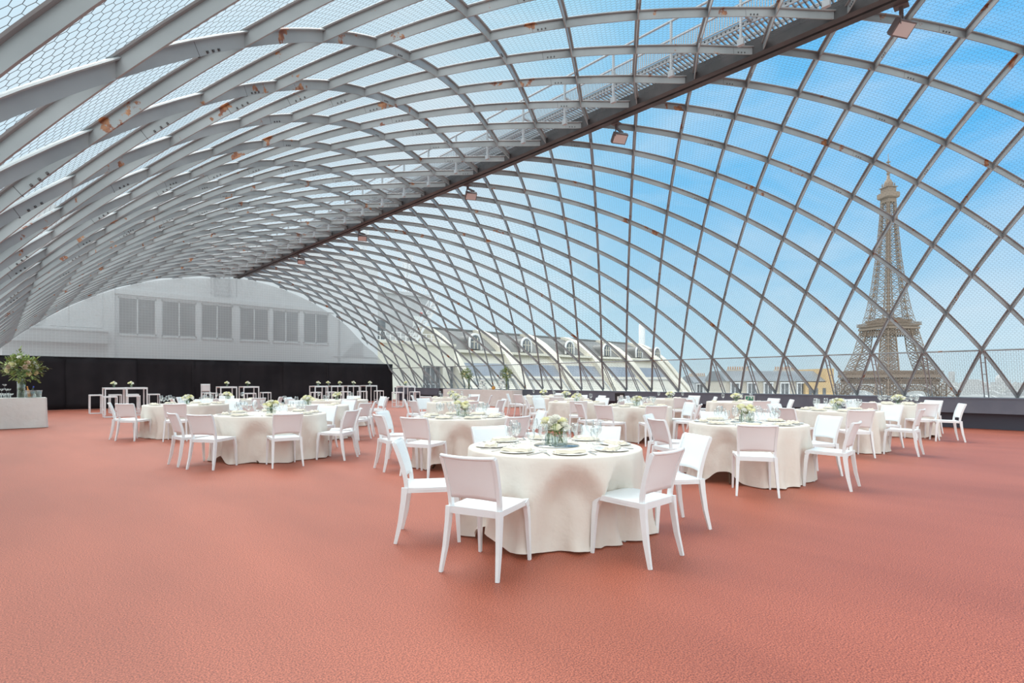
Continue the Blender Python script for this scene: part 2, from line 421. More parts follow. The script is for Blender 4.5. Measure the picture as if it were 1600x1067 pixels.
# floodlights under the ridge
flood = empty('floodlight', (0,0,0)); flood['category'] = 'floodlight'
b = MB(); b.box(-.16, .16, -.03, .05, -.11, .11)
for k in range(7): b.box(-.15+k*.047, -.14+k*.047, .05, .085, -.1, .1)
hous = b.build('housing', M['lamp'], flood); hous.rotation_euler = (R(48), 0, R(-32)); hous.location = (.12, 0, -.28)
b = MB(); b.box(-.14, .14, -.036, -.029, -.09, .09); g = b.build('lens', M['lampglass'], hous)
b = MB(); b.bar((.0, .0, 0), (0, 0, -.12), .05, .05); b.bar((-.03, 0, -.10), (.25, 0, -.12), .03, .05)
b.bar((-.03, 0, -.10), (-.05, .0, -.28), .03, .012); b.bar((.25, 0, -.12), (.29, 0, -.28), .03, .012)
b.box(-.07, .07, -.09, .09, -.02, .0)
b.build('bracket', M['lamp'], flood)
FL = Proto(flood)
for t, d in ((1.93, 'largest floodlight, nearest, at the upper right under the ridge'), (6.99, 'second nearest floodlight under the ridge beam, tilted outward'),
             (12.06, 'middle floodlight of the row under the ridge beam'), (18.37, 'second farthest floodlight under the ridge beam'), (23.87, 'small farthest floodlight at the far end of the ridge beam')):
    FL.place((9.66, t, 6.82), R(4), d, 'floodlight')

# netting over the ribs: hexagonal wire, built as slender prisms along the vault surface
ps_ = np.linspace(kp(-12), kp(12), 4001)
hh_ = np.interp(ps_, _px, _hx)
ss_ = np.concatenate([[0], np.cumsum(np.hypot(np.diff(ps_), np.diff(hh_)))])
sl_ = np.gradient(hh_, ps_)
def wire_mesh(E0, E1, rad, off):        # E0, E1: (n,2) arrays of (arc length, y)
    def P(E):
        p = np.interp(E[:,0], ss_, ps_); h = np.interp(E[:,0], ss_, hh_); m = np.interp(E[:,0], ss_, sl_)
        n = np.stack([-m, 0*m, 1+0*m], 1); n /= np.linalg.norm(n, axis=1)[:,None]
        return np.stack([p, E[:,1], h], 1) + n*off, n
    A, n = P(E0); B, _ = P(E1)
    t = B-A; t /= np.linalg.norm(t, axis=1)[:,None]
    bn = np.cross(t, n)
    V = np.stack([A+n*rad, A-n*rad*.5+bn*rad*.87, A-n*rad*.5-bn*rad*.87, B+n*rad, B-n*rad*.5+bn*rad*.87, B-n*rad*.5-bn*rad*.87], 1).reshape(-1,3)
    k = np.arange(len(A))[:,None]*6
    Q = np.concatenate([k+np.array([[0,1,4,3]]), k+np.array([[1,2,5,4]]), k+np.array([[2,0,3,5]])], 1).reshape(-1,4)
    return V, Q
def np_object(name, parts, m):
    V = np.concatenate([p[0] for p in parts]); o = 0; Qs = []
    for v, q in parts: Qs.append(q+o); o += len(v)
    Q = np.concatenate(Qs)
    me = bpy.data.meshes.new(name)
    me.vertices.add(len(V)); me.vertices.foreach_set('co', V.astype(np.float32).ravel())
    me.loops.add(Q.size); me.loops.foreach_set('vertex_index', Q.astype(np.int32).ravel())
    me.polygons.add(len(Q)); me.polygons.foreach_set('loop_start', np.arange(0, Q.size, 4, dtype=np.int32))
    me.materials.append(m); me.update(calc_edges=True)
    ob = bpy.data.objects.new(name, me); col.objects.link(ob); return ob
def hexes(y0, y1, w, H, rad):
    S = ss_[-1]; nr = int(S/(H*.75)); nc = int((y1-y0)/w)
    r, c = np.meshgrid(np.arange(nr), np.arange(nc), indexing='ij')
    cs = (r*H*.75+H*.5).ravel(); cy = (y0 + c*w + (r % 2)*w/2).ravel()
    rs = np.random.RandomState(3)
    v = lambda ds, dy: np.stack([cs+ds, cy+dy], 1)
    a, b_, d, e = v(H/2, 0), v(H/4, w/2), v(-H/4, w/2), v(-H/2, 0)
    return wire_mesh(np.concatenate([a, b_, d]), np.concatenate([b_, d, e]), rad, .085)
net = np_object('wire_netting', [hexes(-1.5, 13, .078, .082, .0015), hexes(13, 31.8, .16, .165, .0022)], M['wire'])
tag(net, 'hexagonal galvanised wire netting stretched over the outside of the lattice vault', 'wire netting', kind='stuff')
sA = float(np.interp(kp(11), ps_, ss_)); sB = float(ss_[-1])
E0, E1 = [], []
for s in np.arange(sA+.02, sB-.02, .05): E0.append((s, -1.5)); E1.append((s, 31.8))
for y in np.arange(-1.5, 16, .05): E0.append((sA+.02, y)); E1.append((sB-.02, y))
for y in np.arange(16, 31.8, .1): E0.append((sA+.02, y)); E1.append((sB-.02, y))
E0, E1 = np.array(E0), np.array(E1)
gm = np_object('mesh_guard', [wire_mesh(E0, E1, .0022, .06)], M['pale_wire'])
tag(gm, 'pale square wire mesh filling the low band above the right parapet', 'wire mesh', kind='stuff')

# ------------------------------------------------------------------ terrace shell
b = MB(); b.box(-2.1, 20.4, -5, 36, -.3, 0); o = b.build('floor', M['floor']); tag(o, 'red granular rubber floor of the terrace', 'floor', kind='structure')
def parapet(name, sd, label):
    r = empty(name, (19.75 if sd > 0 else -1.25, 13, 0), 0, label, 'parapet wall', kind='structure')
    b = MB(); x0, x1 = (-.25, .35) if sd > 0 else (-.35, .25)
    b.box(x0, x1, -17.5, 19.2, .43, .84); b.build('parapet_fascia', M['slate'], r)
    b = MB(); b.box(x0-.02, x1+.02, -17.5, 19.2, .825, .855); b.build('coping', M['slate'], r)
    b = MB(); x0, x1 = (-.02, .35) if sd > 0 else (-.35, .02)
    b.box(x0, x1, -17.5, 19.2, 0, .43); b.build('plinth', M['recess'], r)
parapet('wall_right', 1, 'dark slate parapet along the right edge of the terrace')
parapet('wall_left', -1, 'dark slate parapet along the left foot of the vault')

# black curtain across the far end, in hung widths with soft folds
cur = empty('curtain', (9, 31.7, 0), 0, 'tall black fabric curtain hung across the far end of the terrace', 'curtain')
edges = [-1.0, 2.2, 4.9, 7.4, 9.6, 12.0, 14.6, 17.0, 19.05]
for a, c in zip(edges[:-1], edges[1:]):
    P = []; N = []
    nx = 24
    ph = random.random()*6
    for q in range(9):
        z = 2.37*(q/8)
        row = []; 
        for k in range(nx+1):
            x = a-.07 + (c-a+.14)*k/nx
            if c > 19: x = min(x, 19.05)
            y = .035*math.sin(k*1.1+ph)*(1-.5*q/8) + .03*math.sin(k*.37+ph*2) + (.02*math.sin(z*3+ph))
            row.append((x-9, y+(.09 if round(a*10) % 2 else 0), .01+z-.01*math.sin(k*.26)*(q == 8)))
        P.append(row); N.append([(0, 1, 0)]*(nx+1))
    b = MB(); b.slab(P, N, .006); b.build('curtain_panel', M['curtain'], cur)
b = MB(); b.tube([(-10.0, .0, 2.38), (10.05, .0, 2.38)], .02, 8); b.build('curtain_rail', M['black'], cur)

# grey gauze above the curtain, following the arch
b = MB(); top = []; NP = 60
xs = [.2 + (19.0-.2)*k/NP for k in range(NP+1)]
P = [[(x, 0, 2.36) for x in xs], [(x, 0, max(2.361, min(hz(x)-.08, np.interp(x, [10.5, 13, 15.3, 17.2, 19.0], [7, 6.45, 5.3, 3.5, 2.36])))) for x in xs]]
b.grid(P)
sc = b.build('gauze_screen', M['scrim'], loc=(0, 31.88, 0)); tag(sc, 'see-through grey mesh screen filling the arched end above the black curtain', 'mesh screen')

# ------------------------------------------------------------------ chairs
def chair_proto(m):
    r = empty('stacking_chair'); r['category'] = 'chair'
    # seat: dished sheet with a rolled front and side rails
    P = []; N = []
    for i in range(11):
        u = -1+2*i/10; row = []; nn = []
        for j in range(11):
            v = j/10; y = -.215+.445*v
            x = u*(.205+.008*math.sin(PI*v))
            z = .452 - .016*(1-u*u)*math.sin(PI*min(1, v*1.05)) + .012*v - (.022*((v-.86)/.14)**2 if v > .86 else 0) - .006*abs(u)**6
            row.append((x, y, z)); nn.append((0, 0, -1))
        P.append(row); N.append(nn)
    b = MB(); b.slab([list(q) for q in P], N, .022)
    for sx in (-1, 1):
        b.bar((sx*.196, -.21, .428), (sx*.198, .20, .436), .024, .042)
    b.bar((-.2, -.205, .425), (.2, -.205, .425), .03, .05); b.bar((-.19, .205, .432), (.19, .205, .432), .022, .036)
    b.build('seat', m, r)
    # back: tall panel, hollow across and leaning, with side stiles to the seat
    def bk(u, z):
        q = (z-.45)/.37
        return Vector((u*(.200+.014*q), -.205-.012*q-.088*max(q,0)**1.7-.030*(1-u*u)*min(1, q*2+.2), z))
    b = MB(); P = []; N = []
    for i in range(13):
        u = -1+2*i/12; row = []; nn = []
        for j in range(11):
            z0 = .508+.012*(1-u*u); z1 = .815-.006*(1-u*u)
            z = z0+(z1-z0)*j/10; p = bk(u, z); row.append(p); nn.append(Vector((u*.3, 1, .2)).normalized())
        P.append(row); N.append(nn)
    b.slab(P, N, .017)
    for sx in (-1, 1):
        pts = [bk(sx*.965, .44+.37*k/9) for k in range(10)]
        for k in range(9): b.bar(pts[k]+Vector((0,.008,0)), pts[k+1]+Vector((0,.008,0)), .026, .034, up=(0,1,0))
    pts = [bk(-1+2*k/12, .814-.006*(1-(-1+2*k/12)**2))+Vector((0,.004,0)) for k in range(13)]
    b.tube(pts, .0135, 8)
    b.build('backrest', m, r)
    for sx in (-1, 1):
        b = MB(); pts = [(sx*.193, .185, .445), (sx*.2, .203, .40), (sx*.205, .215, .30), (sx*.212, .232, 0)]
        for k in range(3):
            w = [.062, .046, .040, .026]; b.bar(pts[k], pts[k+1], w[k]*.75, w[k], up=(0,1,0), w2=w[k+1]*.75, d2=w[k+1])
        b.build('leg', m, r)
        b = MB(); pts = [(sx*.2, -.212, .45), (sx*.204, -.222, .34), (sx*.212, -.246, .17), (sx*.224, -.285, 0)]
        w = [.05, .044, .038, .027]
        for k in range(3): b.bar(pts[k], pts[k+1], w[k]*.75, w[k], up=(0,1,0), w2=w[k+1]*.75, d2=w[k+1])
        b.build('leg', m, r)
    return Proto(r)
CH = chair_proto(M['white'])

# ------------------------------------------------------------------ tables
def table_proto(D):
    r = empty('round_table'); r['category'] = 'table'
    b = MB(); Rr = D/2-.01
    b.lathe([(.001, .715), (Rr-.01, .715), (Rr, .72), (Rr, .737), (Rr-.01, .742), (.001, .742)], 48); b.build('tabletop', M['tabletop'], r)
    for sx in (-1, 1):
        for sy in (-1, 1):
            b = MB(); b.tube([(sx*.18, sy*.36*D/1.5, .715), (sx*.30, sy*.40*D/1.5, .45), (sx*.36, sy*.42*D/1.5, .25), (sx*.50*D/1.5, sy*.47*D/1.5, .012)], .0155, 8); b.build('leg', M['brownleg'], r)
    b = MB()
    for sx in (-1, 1): b.tube([(sx*.30, -.40*D/1.5, .45), (sx*.30, .40*D/1.5, .45)], .013, 8)
    b.build('stretcher', M['brownleg'], r)
    return Proto(r)
TB = {1.5: table_proto(1.5), 1.8: table_proto(1.8)}

def cloth_mesh(D, seed, lifts=(), tucks=(), flare=.04):
    rnd = random.Random(seed); Rr = D/2; n = 144
    fr = [(k, rnd.uniform(.4, 1)/k**.35, rnd.random()*2*PI) for k in (5, 7, 9, 11, 14, 17, 20)]
    def fold(a):
        s = sum(w*math.sin(k*a+ph) for k, w, ph in fr)/1.25
        return math.copysign(abs(s)**.8, s)
    rows = []
    for rr in (.002, .3, .6, .9, .97): rows.append([(Rr*rr*math.cos(2*PI*i/n), Rr*rr*math.sin(2*PI*i/n), .752) for i in range(n)])
    rows.append([((Rr+.004)*math.cos(2*PI*i/n), (Rr+.004)*math.sin(2*PI*i/n), .748) for i in range(n)])
    NS = 14
    for q in range(NS+1):
        s = q/NS; row = []
        for i in range(n):
            a = 2*PI*i/n
            hem = .012 + .012*max(0, fold(a*1+1.3))
            for la, lw, lh in lifts:
                d = (a-la+PI) % (2*PI)-PI; hem += lh*math.exp(-(d/lw)**4)
            z = .738*(1-s)+hem*s
            f = fold(a)
            r_ = Rr + .010 + flare*s**1.3 + (.008+.062*s)*f*min(1, s*4+.1)
            for ta, tw, td in tucks:
                d = (a-ta+PI) % (2*PI)-PI
                w = tw*(1-.35*(1-s))
                g = 1/(1+math.exp((abs(d)-w)/(.03)))
                r_ -= td*g*min(1, max(0, (s-.06*(1+3*(d/w)**2))*3.5))
            if s > .9: r_ += .03*((s-.9)/.1)*(.5+.5*math.sin(9*a+seed))
            # slanted creases
            r_ += .014*s*math.sin(13*a+7*s+seed)*math.sin(5*a+seed*2) + .008*math.sin(23*a-9*s+seed)*math.sin(3*a+5*s)*s
            row.append((r_*math.cos(a), r_*math.sin(a), z))
        rows.append(row)
    b = MB(); m = len(rows)
    vs = [p for r_ in rows for p in r_]
    fs = [(k*n+i, (k+1)*n+i, (k+1)*n+(i+1) % n, k*n+(i+1) % n) for k in range(m-1) for i in range(n)]
    b.add(vs, fs, True)
    return b

# ------------------------------------------------------------------ tableware
def single(name, b, m, cat):
    o = b.build(name, m); o['category'] = cat; return Proto(o)
b = MB(); b.lathe([(.001, .004), (.07, .004), (.088, .004), (.136, .0085), (.139, .0115), (.135, .012), (.088, .0085), (.001, .008)], 28); PLATE = single('plate', b, M['china'], 'plate')
b = MB()
P = [[(x, y, .0+.006*math.sin(j*1.7)+.004*math.sin(i*1.3)) for j, y in enumerate([-.055+.11*k/6 for k in range(7)])] for i, x in enumerate([-.12+.24*k/8 for k in range(9)])]
b.slab(P, [[(0,0,1)]*7]*9, .011); P2 = [[(p[0]*.92+.006, p[1]*.8-.004, p[2]+.012) for p in q] for q in P]; b.slab(P2, [[(0,0,1)]*7]*9, .011)
NAPKIN = single('napkin', b, M['napkin'], 'napkin')
b = MB(); b.bar((0,-.10,.003), (0,.04,.003), .010, .003, w2=.006); b.box(-.012, .012, .04, .06, .002, .005)
for k in (-1,0,1): b.box(k*.0085-.002, k*.0085+.002, .06, .105, .002, .0045)
FORK = single('fork', b, M['cutlery'], 'fork')
b = MB(); b.bar((0,-.11,.004), (0,-.01,.004), .013, .006); b.bar((0,-.01,.003), (0,.11,.003), .018, .003, w2=.007); KNIFE = single('knife', b, M['cutlery'], 'knife')
def goblet(h, rb_, tall):
    r = empty('wine_glass'); r['category'] = 'glass'
    b = MB(); zb = h*.46
    b.lathe([(.001, zb), (.015, zb+.004), (rb_*.75, zb+(h-zb)*.22), (rb_, zb+(h-zb)*.5), (rb_*.93, zb+(h-zb)*.8), (rb_*.8, h), (rb_*.77, h), (rb_*.9, zb+(h-zb)*.8), (rb_*.96, zb+(h-zb)*.5), (rb_*.7, zb+(h-zb)*.24), (.001, zb+.007)], 16)
    b.build('bowl', M['glass'], r)
    b = MB(); b.lathe([(.004, zb+.002), (.0035, zb*.5), (.004, .012), (.012, .006), (.034, .003), (.034, 0), (.001, 0)], 16); b.build('stem', M['glass'], r)
    return Proto(r)
GOB = goblet(.215, .043, True); GOB2 = goblet(.175, .036, False)
b = MB(); b.lathe([(.001, 0), (.033, 0), (.037, .09), (.035, .09), (.031, .008), (.001, .008)], 16); TUMB = single('tumbler', b, M['glass'], 'glass')

# ------------------------------------------------------------------ flowers
def petal_ring(b, n, r0, r1, z0, z1, curl, w, tw=0):
    for k in range(n):
        a = 2*PI*k/n+tw; P = []
        for i in range(4):
            f = i/3; r_ = r0+(r1-r0)*f**.7; z = z0+(z1-z0)*f - curl*max(0, f-.6)
            ww_ = w*math.sin(PI*(.18+.62*f)); row = []
            for j in (-1, 0, 1):
                aa = a+j*ww_/max(r_, .006)
                rr = r_*(1-.10*abs(j)) ; row.append((rr*math.cos(aa), rr*math.sin(aa), z+.004*abs(j)))
            P.append(row)
        b.grid(P)
def rose(sc=1.):
    b = MB()
    petal_ring(b, 6, .008*sc, .046*sc, 0, .022*sc, .012*sc, .026*sc)
    petal_ring(b, 6, .008*sc, .037*sc, .004*sc, .034*sc, .008*sc, .022*sc, .5)
    petal_ring(b, 5, .006*sc, .025*sc, .008*sc, .040*sc, 0, .018*sc, .2)
    petal_ring(b, 4, .004*sc, .012*sc, .012*sc, .042*sc, -.004*sc, .012*sc, .7)
    b.sphere((0,0,.012*sc), .012*sc, 8, 5)
    return b
ROSE = rose(1.35).mesh('flower', M['petal']); ROSEW = rose(1.15).mesh('flower', M['petalwhite']); ROSEB = rose(1.25).mesh('flower', M['blush'])
def leafb(pts_dirs, L=.05, W=.02):
    b = MB()
    for p, d in pts_dirs:
        p = Vector(p); d = Vector(d).normalized(); s = d.cross(Vector((0,0,1)))
        s = s.normalized() if s.length > .01 else Vector((1,0,0)); u = s.cross(d)
        l = L*random.uniform(.7, 1.2); w = W*random.uniform(.8, 1.2)
        b.grid([[p, p+d*.001, p], [p+d*l*.4-s*w/2+u*.004, p+d*l*.42, p+d*l*.4+s*w/2+u*.004], [p+d*l*.75-s*w*.35, p+d*l*.78-u*.004, p+d*l*.75+s*w*.35], [p+d*l, p+d*l, p+d*l-u*.001]])
    return b
def bouquet(nf, rad, ht, seed, vr=.045, vh=.10, square=False, meshes=(None,), name='flower_vase'):
    rnd = random.Random(seed); r = empty(name); r['category'] = 'flowers'
    b = MB()
    if square:
        for x0, x1, y0_, y1_ in ((-vr, vr, -vr, -vr+.005), (-vr, vr, vr-.005, vr), (-vr, -vr+.005, -vr+.005, vr-.005), (vr-.005, vr, -vr+.005, vr-.005)): b.box(x0, x1, y0_, y1_, 0, vh)
        b.box(-vr, vr, -vr, vr, 0, .008)
    else: b.lathe([(.001, 0), (vr*.92, 0), (vr, .006), (vr, vh), (vr-.004, vh), (vr-.004, .01), (.001, .01)], 20)
    b.build('vase', M['vaseglass'], r)
    lp = []
    for k in range(nf):
        a = 2.4*k+rnd.uniform(-.3, .3); f = math.sqrt((k+.4)/nf); x, y = rad*f*math.cos(a), rad*f*math.sin(a); z = ht-.06*f*f*rad/.08+rnd.uniform(-.012, .012)
        s = MB(); q = rnd.uniform(-.5, .5)*vr; s.tube([(q, -q*.6, .012), (x*.3, y*.3, vh*.95), (x*.8, y*.8, z-.03), (x, y, z)], .0026, 5); s.build('stem', M['stem'], r)
        fo = bpy.data.objects.new('flower', meshes[k % len(meshes)]); col.objects.link(fo); fo.parent = r; fo.location = (x, y, z-.008)
        t = f*.7; fo.rotation_euler = (-t*math.sin(a)*.9, t*math.cos(a)*.9, rnd.random()*6)
        sc_ = rnd.uniform(.85, 1.12); fo.scale = (sc_,)*3
        lp += [((x*.6, y*.6, z-.05), (math.cos(a+.6), math.sin(a+.6), .2)), ((x*.4, y*.4, vh+.02), (math.cos(a-.7), math.sin(a-.7), -.1))]
    random.seed(seed); leafb(lp, .045, .02).build('leaves', M['leaf'], r)
    return Proto(r)
BQ_A = bouquet(9, .085, .185, 1, .05, .095, True, (ROSE, ROSE, ROSEW))
BQ_B = bouquet(5, .05, .20, 2, .035, .105, False, (ROSEW, ROSE))
BQ_C = bouquet(2, .02, .23, 3, .028, .085, False, (ROSEW,))
BQ_M = bouquet(12, .125, .20, 4, .055, .095, True, (ROSE, ROSEW))
BQ_T = bouquet(6, .085, .20, 5, .04, .085, True, (ROSEW, ROSE))
b = MB(); b.lathe([(.001, 0), (.198, 0), (.2, .003), (.2, .006), (.001, .006)], 40); MIRR = single('mirror_plate', b, M['mirror'], 'mirror plate')

# ------------------------------------------------------------------ seating plan
def sector(phi):
    a = (phi+180) % 360-180; s = abs(a)
    side = 'left' if a < 0 else 'right'
    if s < 23: return 'front'
    if s < 68: return 'front '+side
    if s < 113: return side
    if s < 158: return 'back '+side
    return 'back'
# name, pixel x, depth, diameter, chair angles (0 = towards the camera, + = to the right), detail, bouquet, cloth options
TABLES = [
 ('the nearest round table', 866, 4.85, 1.5, [-82, (-31, 0, 0), (41, -.20, 6), 100, 152, -153], 3, 'three', dict(seed=1, lifts=[(-50, .26, .13), (-20, .12, .03)], tucks=[(7, .36, .15), (-62, .22, .10), (41, .30, .17)])),
 ('the table right of the nearest', 1167, 7.5, 1.5, [(-19, 0, 5), (52, -.08, 0), 104, -78, -118, 178, 146], 2, 'two', dict(seed=2, lifts=[(-45, .25, .14)], tucks=[(-42, .34, .11), (40, .25, .07)])),
 ('the second table from the right', 1308, 10.65, 1.5, [(-18, 0, 8), 42, 104, -150, 158, -70], 1, 'one', dict(seed=3, lifts=[(-20, .2, .06)], tucks=[(-10, .3, .07)])),
 ('the rightmost round table', 1403, 13.4, 1.5, [(-11, -.04, 4), (4, .30, 66), 112, -165, -60], 1, 'one', dict(seed=4, lifts=[(20, .2, .05)], tucks=[(-60, .5, .08)])),
 ('the table straight behind the nearest', 995, 12.3, 1.5, [4, -42, -80, 62, 104, 170], 1, 'one', dict(seed=5, lifts=[(10, .3, .12)], tucks=[(-10, .45, .10)])),
 ('the large front left table', 424, 9.55, 1.8, [(-18, 0, 10), (-47, 0, 0), (33, -.1, 0), 80, 108, 160, -160], 2, 'one', dict(seed=6, lifts=[(-35, .16, .09)], tucks=[(12, .34, .12), (-40, .2, .08), (55, .2, .07)])),
 ('the leftmost round table', 292, 13.25, 1.8, [(-30, -.06, 20), (-58, .0, 0), 22, 120, 165, -165], 1, 'one', dict(seed=7, lifts=[], tucks=[(-20, .22, .07)])),
 ('the table left behind the nearest', 722, 8.75, 1.5, [(-24, 0, 0), (-62, 0, 0), -102, 40, 108, 165], 2, 'two', dict(seed=8, lifts=[(-20, .18, .10)], tucks=[(5, .32, .15), (50, .25, .08)])),
 ('the far left table by curtain', 356, 16.6, 1.8, [-40, 10, 60, 110, -95, -150], 0, 'one', dict(seed=9)),
 ('the table behind the large front-left', 481, 12.7, 1.8, [20, 75, 112, -30, -85, 160, -150], 0, 'one', dict(seed=10)),
 ('the table before the high-table row', 526, 16.3, 1.8, [30, 88, -40, 130, -95, 175], 0, 'one', dict(seed=11)),
 ('the middle table facing the bar', 712, 14.6, 1.5, [-90, -45, 20, 65, 110, -130], 0, 'one', dict(seed=12)),
 ('the farthest middle table by bar', 705, 18.6, 1.5, [-95, -30, 35, 90, 145], 0, 'one', dict(seed=13)),
 ('the farthest table right of bar', 849, 20.6, 1.5, [-90, -45, 20, 150, 95], 0, 'one', dict(seed=14)),
 ('the table before empty parapet stretch', 884, 17.8, 1.5, [-92, -20, 110, 150, -140], 0, 'one', dict(seed=15)),
 ('the table with white spray flowers', 901, 14.8, 1.5, [-5, -85, 52, 100, -130, 140], 0, 'one', dict(seed=16)),
 ('the table below the cream gable', 1047, 17.3, 1.5, [0, -55, 75, -115, 130], 0, 'one', dict(seed=17)),
 ('the table before the exit sign', 1150, 14.9, 1.5, [5, -78, 70, 112, -140], 0, 'one', dict(seed=18)),
]
ZT = .7535
placed = []
CENT = [(*c2w((q[1]-800)/F_PX*q[2], q[2]), q[3]/2) for q in TABLES]
def free(x, y, r=.40):
    return all((x-a)**2+(y-b)**2 > r*r for a, b in placed)
for name, px, Z, D, chairs, det, bq, ck in TABLES:
    X = (px-800)/F_PX*Z; cx, cy = c2w(X, Z)
    view = math.atan2(X, Z)
    def dirw(phi):                       # direction on the floor for an angle seen from the camera
        a = R(phi); 
        return Vector(c2w(math.sin(a), -math.cos(a)))
    rot = random.random()*6 if det < 3 else R(40)
    TB[D].place((cx, cy, 0), R(65) if det == 3 else rot, 'folding table under the cloth of ' + name, 'table')
    def wa(phi): d = dirw(phi); return math.atan2(d.y, d.x)
    lf = [(wa(p), w, h) for p, w, h in ck.get('lifts', [])]; tk = [(wa(p), w, d) for p, w, d in ck.get('tucks', [])]
    co = cloth_mesh(D, ck['seed'], lf, tk).build('tablecloth', M['cloth'], loc=(cx, cy, 0))
    tag(co, 'floor-length ivory tablecloth on ' + name, 'tablecloth', 'ivory cloths on the round tables')
    cnt = {}; chairs = [c if isinstance(c, tuple) else (c, 0, 0) for c in chairs]; tw = {c[0]: c for c in chairs}; chairs = [c[0] for c in chairs]
    for phi in chairs: cnt.setdefault(sector(phi), []).append(phi)
    done = []
    for phi in chairs:
        d = dirw(phi); rr = D/2 + .31 + tw[phi][1] + random.uniform(-.015, .02)
        x, y = cx+d.x*rr, cy+d.y*rr
        if det == 0 and not free(x, y): continue
        if any(math.hypot(tx_-x, ty_-y) < tr_+.22 for tx_, ty_, tr_ in CENT if (tx_, ty_) != (cx, cy)): continue
        placed.append((x, y))
        f = -d; rz = math.atan2(-f.x, f.y) + R(random.uniform(-5, 5) if det else random.uniform(-12, 12)) + R(tw[phi][2])
        sec = sector(phi); same = sorted(cnt[sec], key=abs); w = ''
        if len(same) > 1: w = ('nearer ' if phi == same[0] else 'farther ')
        CH.place((x, y, 0), rz, f'{w}white resin chair at the {sec} of {name}', 'chair')
    # settings
    R0 = D/2-.19; nset = 8 if det >= 1 else 0
    base = chairs[0]
    used_sec = set()
    angs = [base+360*k/8 for k in range(8)] if det else [p for p in (-100, -20, 60, 140)]
    for phi in angs:
        sec = sector(phi); nm = sec
        if sec in used_sec: continue
        used_sec.add(sec)
        d = dirw(phi); f = -d; rz = math.atan2(-f.x, f.y); s = Vector((f.y, -f.x))  # s: to the diner's right
        def at(out, side): return (cx+d.x*out+s.x*side, cy+d.y*out+s.y*side)
        if det:
            x, y = at(R0, 0); PLATE.place((x, y, ZT), 0, f'white plate at the {nm} setting of {name}', 'plate')
            x, y = at(R0, 0); NAPKIN.place((x, y, ZT+.0105), rz+R(random.uniform(-15, 15)), f'folded ivory napkin at the {nm} setting of {name}', 'napkin')
        else:
            x, y = at(R0, 0); NAPKIN.place((x, y, ZT+.006), rz, f'folded ivory napkin at the {nm} side of {name}', 'napkin')
        if det >= 2:
            x, y = at(R0, -.18); FORK.place((x, y, ZT), rz, f'silver fork at the {nm} setting of {name}', 'fork')
            x, y = at(R0, .18); KNIFE.place((x, y, ZT), rz, f'silver knife at the {nm} setting of {name}', 'knife')
        x, y = at(R0-.20, .12); GOB.place((x, y, ZT), rz, f'tall clear wine glass at the {nm} setting of {name}', 'glass')
        if det >= 1:
            x, y = at(R0-.17, .02); GOB2.place((x, y, ZT), rz, f'smaller clear wine glass at the {nm} setting of {name}', 'glass')
    # centrepiece
    def off(a, b_):
        p = c2w(X+a, Z+b_); return p[0], p[1]
    if bq == 'three':
        x, y = off(.02, 0); MIRR.place((x, y, ZT), 0, 'round mirror plate under the vases on '+name, 'mirror plate')
        x, y = off(.055, .02); BQ_A.place((x, y, ZT+.006), .3-TH, 'square vase packed with ivory roses on '+name, 'flowers')
        x, y = off(-.05, -.01); BQ_B.place((x, y, ZT+.006), 0, 'slim vase of white roses, left on the mirror of '+name, 'flowers')
        x, y = off(.0, -.09); BQ_C.place((x, y, ZT+.006), 0, 'tiny glass vase with two buds, front of the mirror of '+name, 'flowers')
    elif bq == 'two':
        x, y = off(0, .02); MIRR.place((x, y, ZT), 0, 'round mirror plate under the vases on '+name, 'mirror plate')
        x, y = off(.05, .02); BQ_A.place((x, y, ZT+.006), 1-TH, 'square vase packed with ivory roses on '+name, 'flowers')
        x, y = off(-.06, .03); BQ_B.place((x, y, ZT+.006), 1, 'slim round vase of white roses on '+name, 'flowers')
    else:
        x, y = off(0, 0); BQ_M.place((x, y, ZT), random.random()*3, 'square glass vase of ivory roses on '+name, 'flowers')

# ------------------------------------------------------------------ high tables and stools
def high_proto(w, h):
    r = empty('high_table'); r['category'] = 'high table'
    b = MB(); b.box(-w/2, w/2, -w/2, w/2, h-.03, h); b.build('tabletop', M['barstool'], r)
    for sx in (-1, 1):
        for sy in (-1, 1):
            b = MB(); q = w/2-.02; b.box(sx*q-.02, sx*q+.02, sy*q-.02, sy*q+.02, 0, h-.03); b.build('leg', M['barstool'], r)
    q = w/2-.02
    for s in (-1, 1):
        b = MB(); b.box(-q, q, s*q-.015, s*q+.015, h-.07, h-.03); b.build('apron', M['barstool'], r)
        b = MB(); b.box(s*q-.015, s*q+.015, -q, q, .0, .03); b.build('foot_rail', M['barstool'], r)
    return Proto(r)
HT = high_proto(.70, 1.05)
def stool_proto():
    r = empty('bar_stool'); r['category'] = 'stool'; w, h = .40, .76
    b = MB(); b.box(-w/2, w/2, -w/2, w/2, h-.05, h); b.build('seat', M['barstool'], r)
    q = w/2-.015
    for sx in (-1, 1):
        for sy in (-1, 1):
            b = MB(); b.box(sx*q-.015, sx*q+.015, sy*q-.015, sy*q+.015, 0, h-.05); b.build('leg', M['barstool'], r)
    for s in (-1, 1):
        b = MB(); b.box(-q, q, s*q-.012, s*q+.012, 0, .026); b.build('floor_rail', M['barstool'], r)
        b = MB(); b.box(s*q-.012, s*q+.012, -q, q, .24, .265); b.build('foot_rail', M['barstool'], r)
    return Proto(r)
ST = stool_proto()
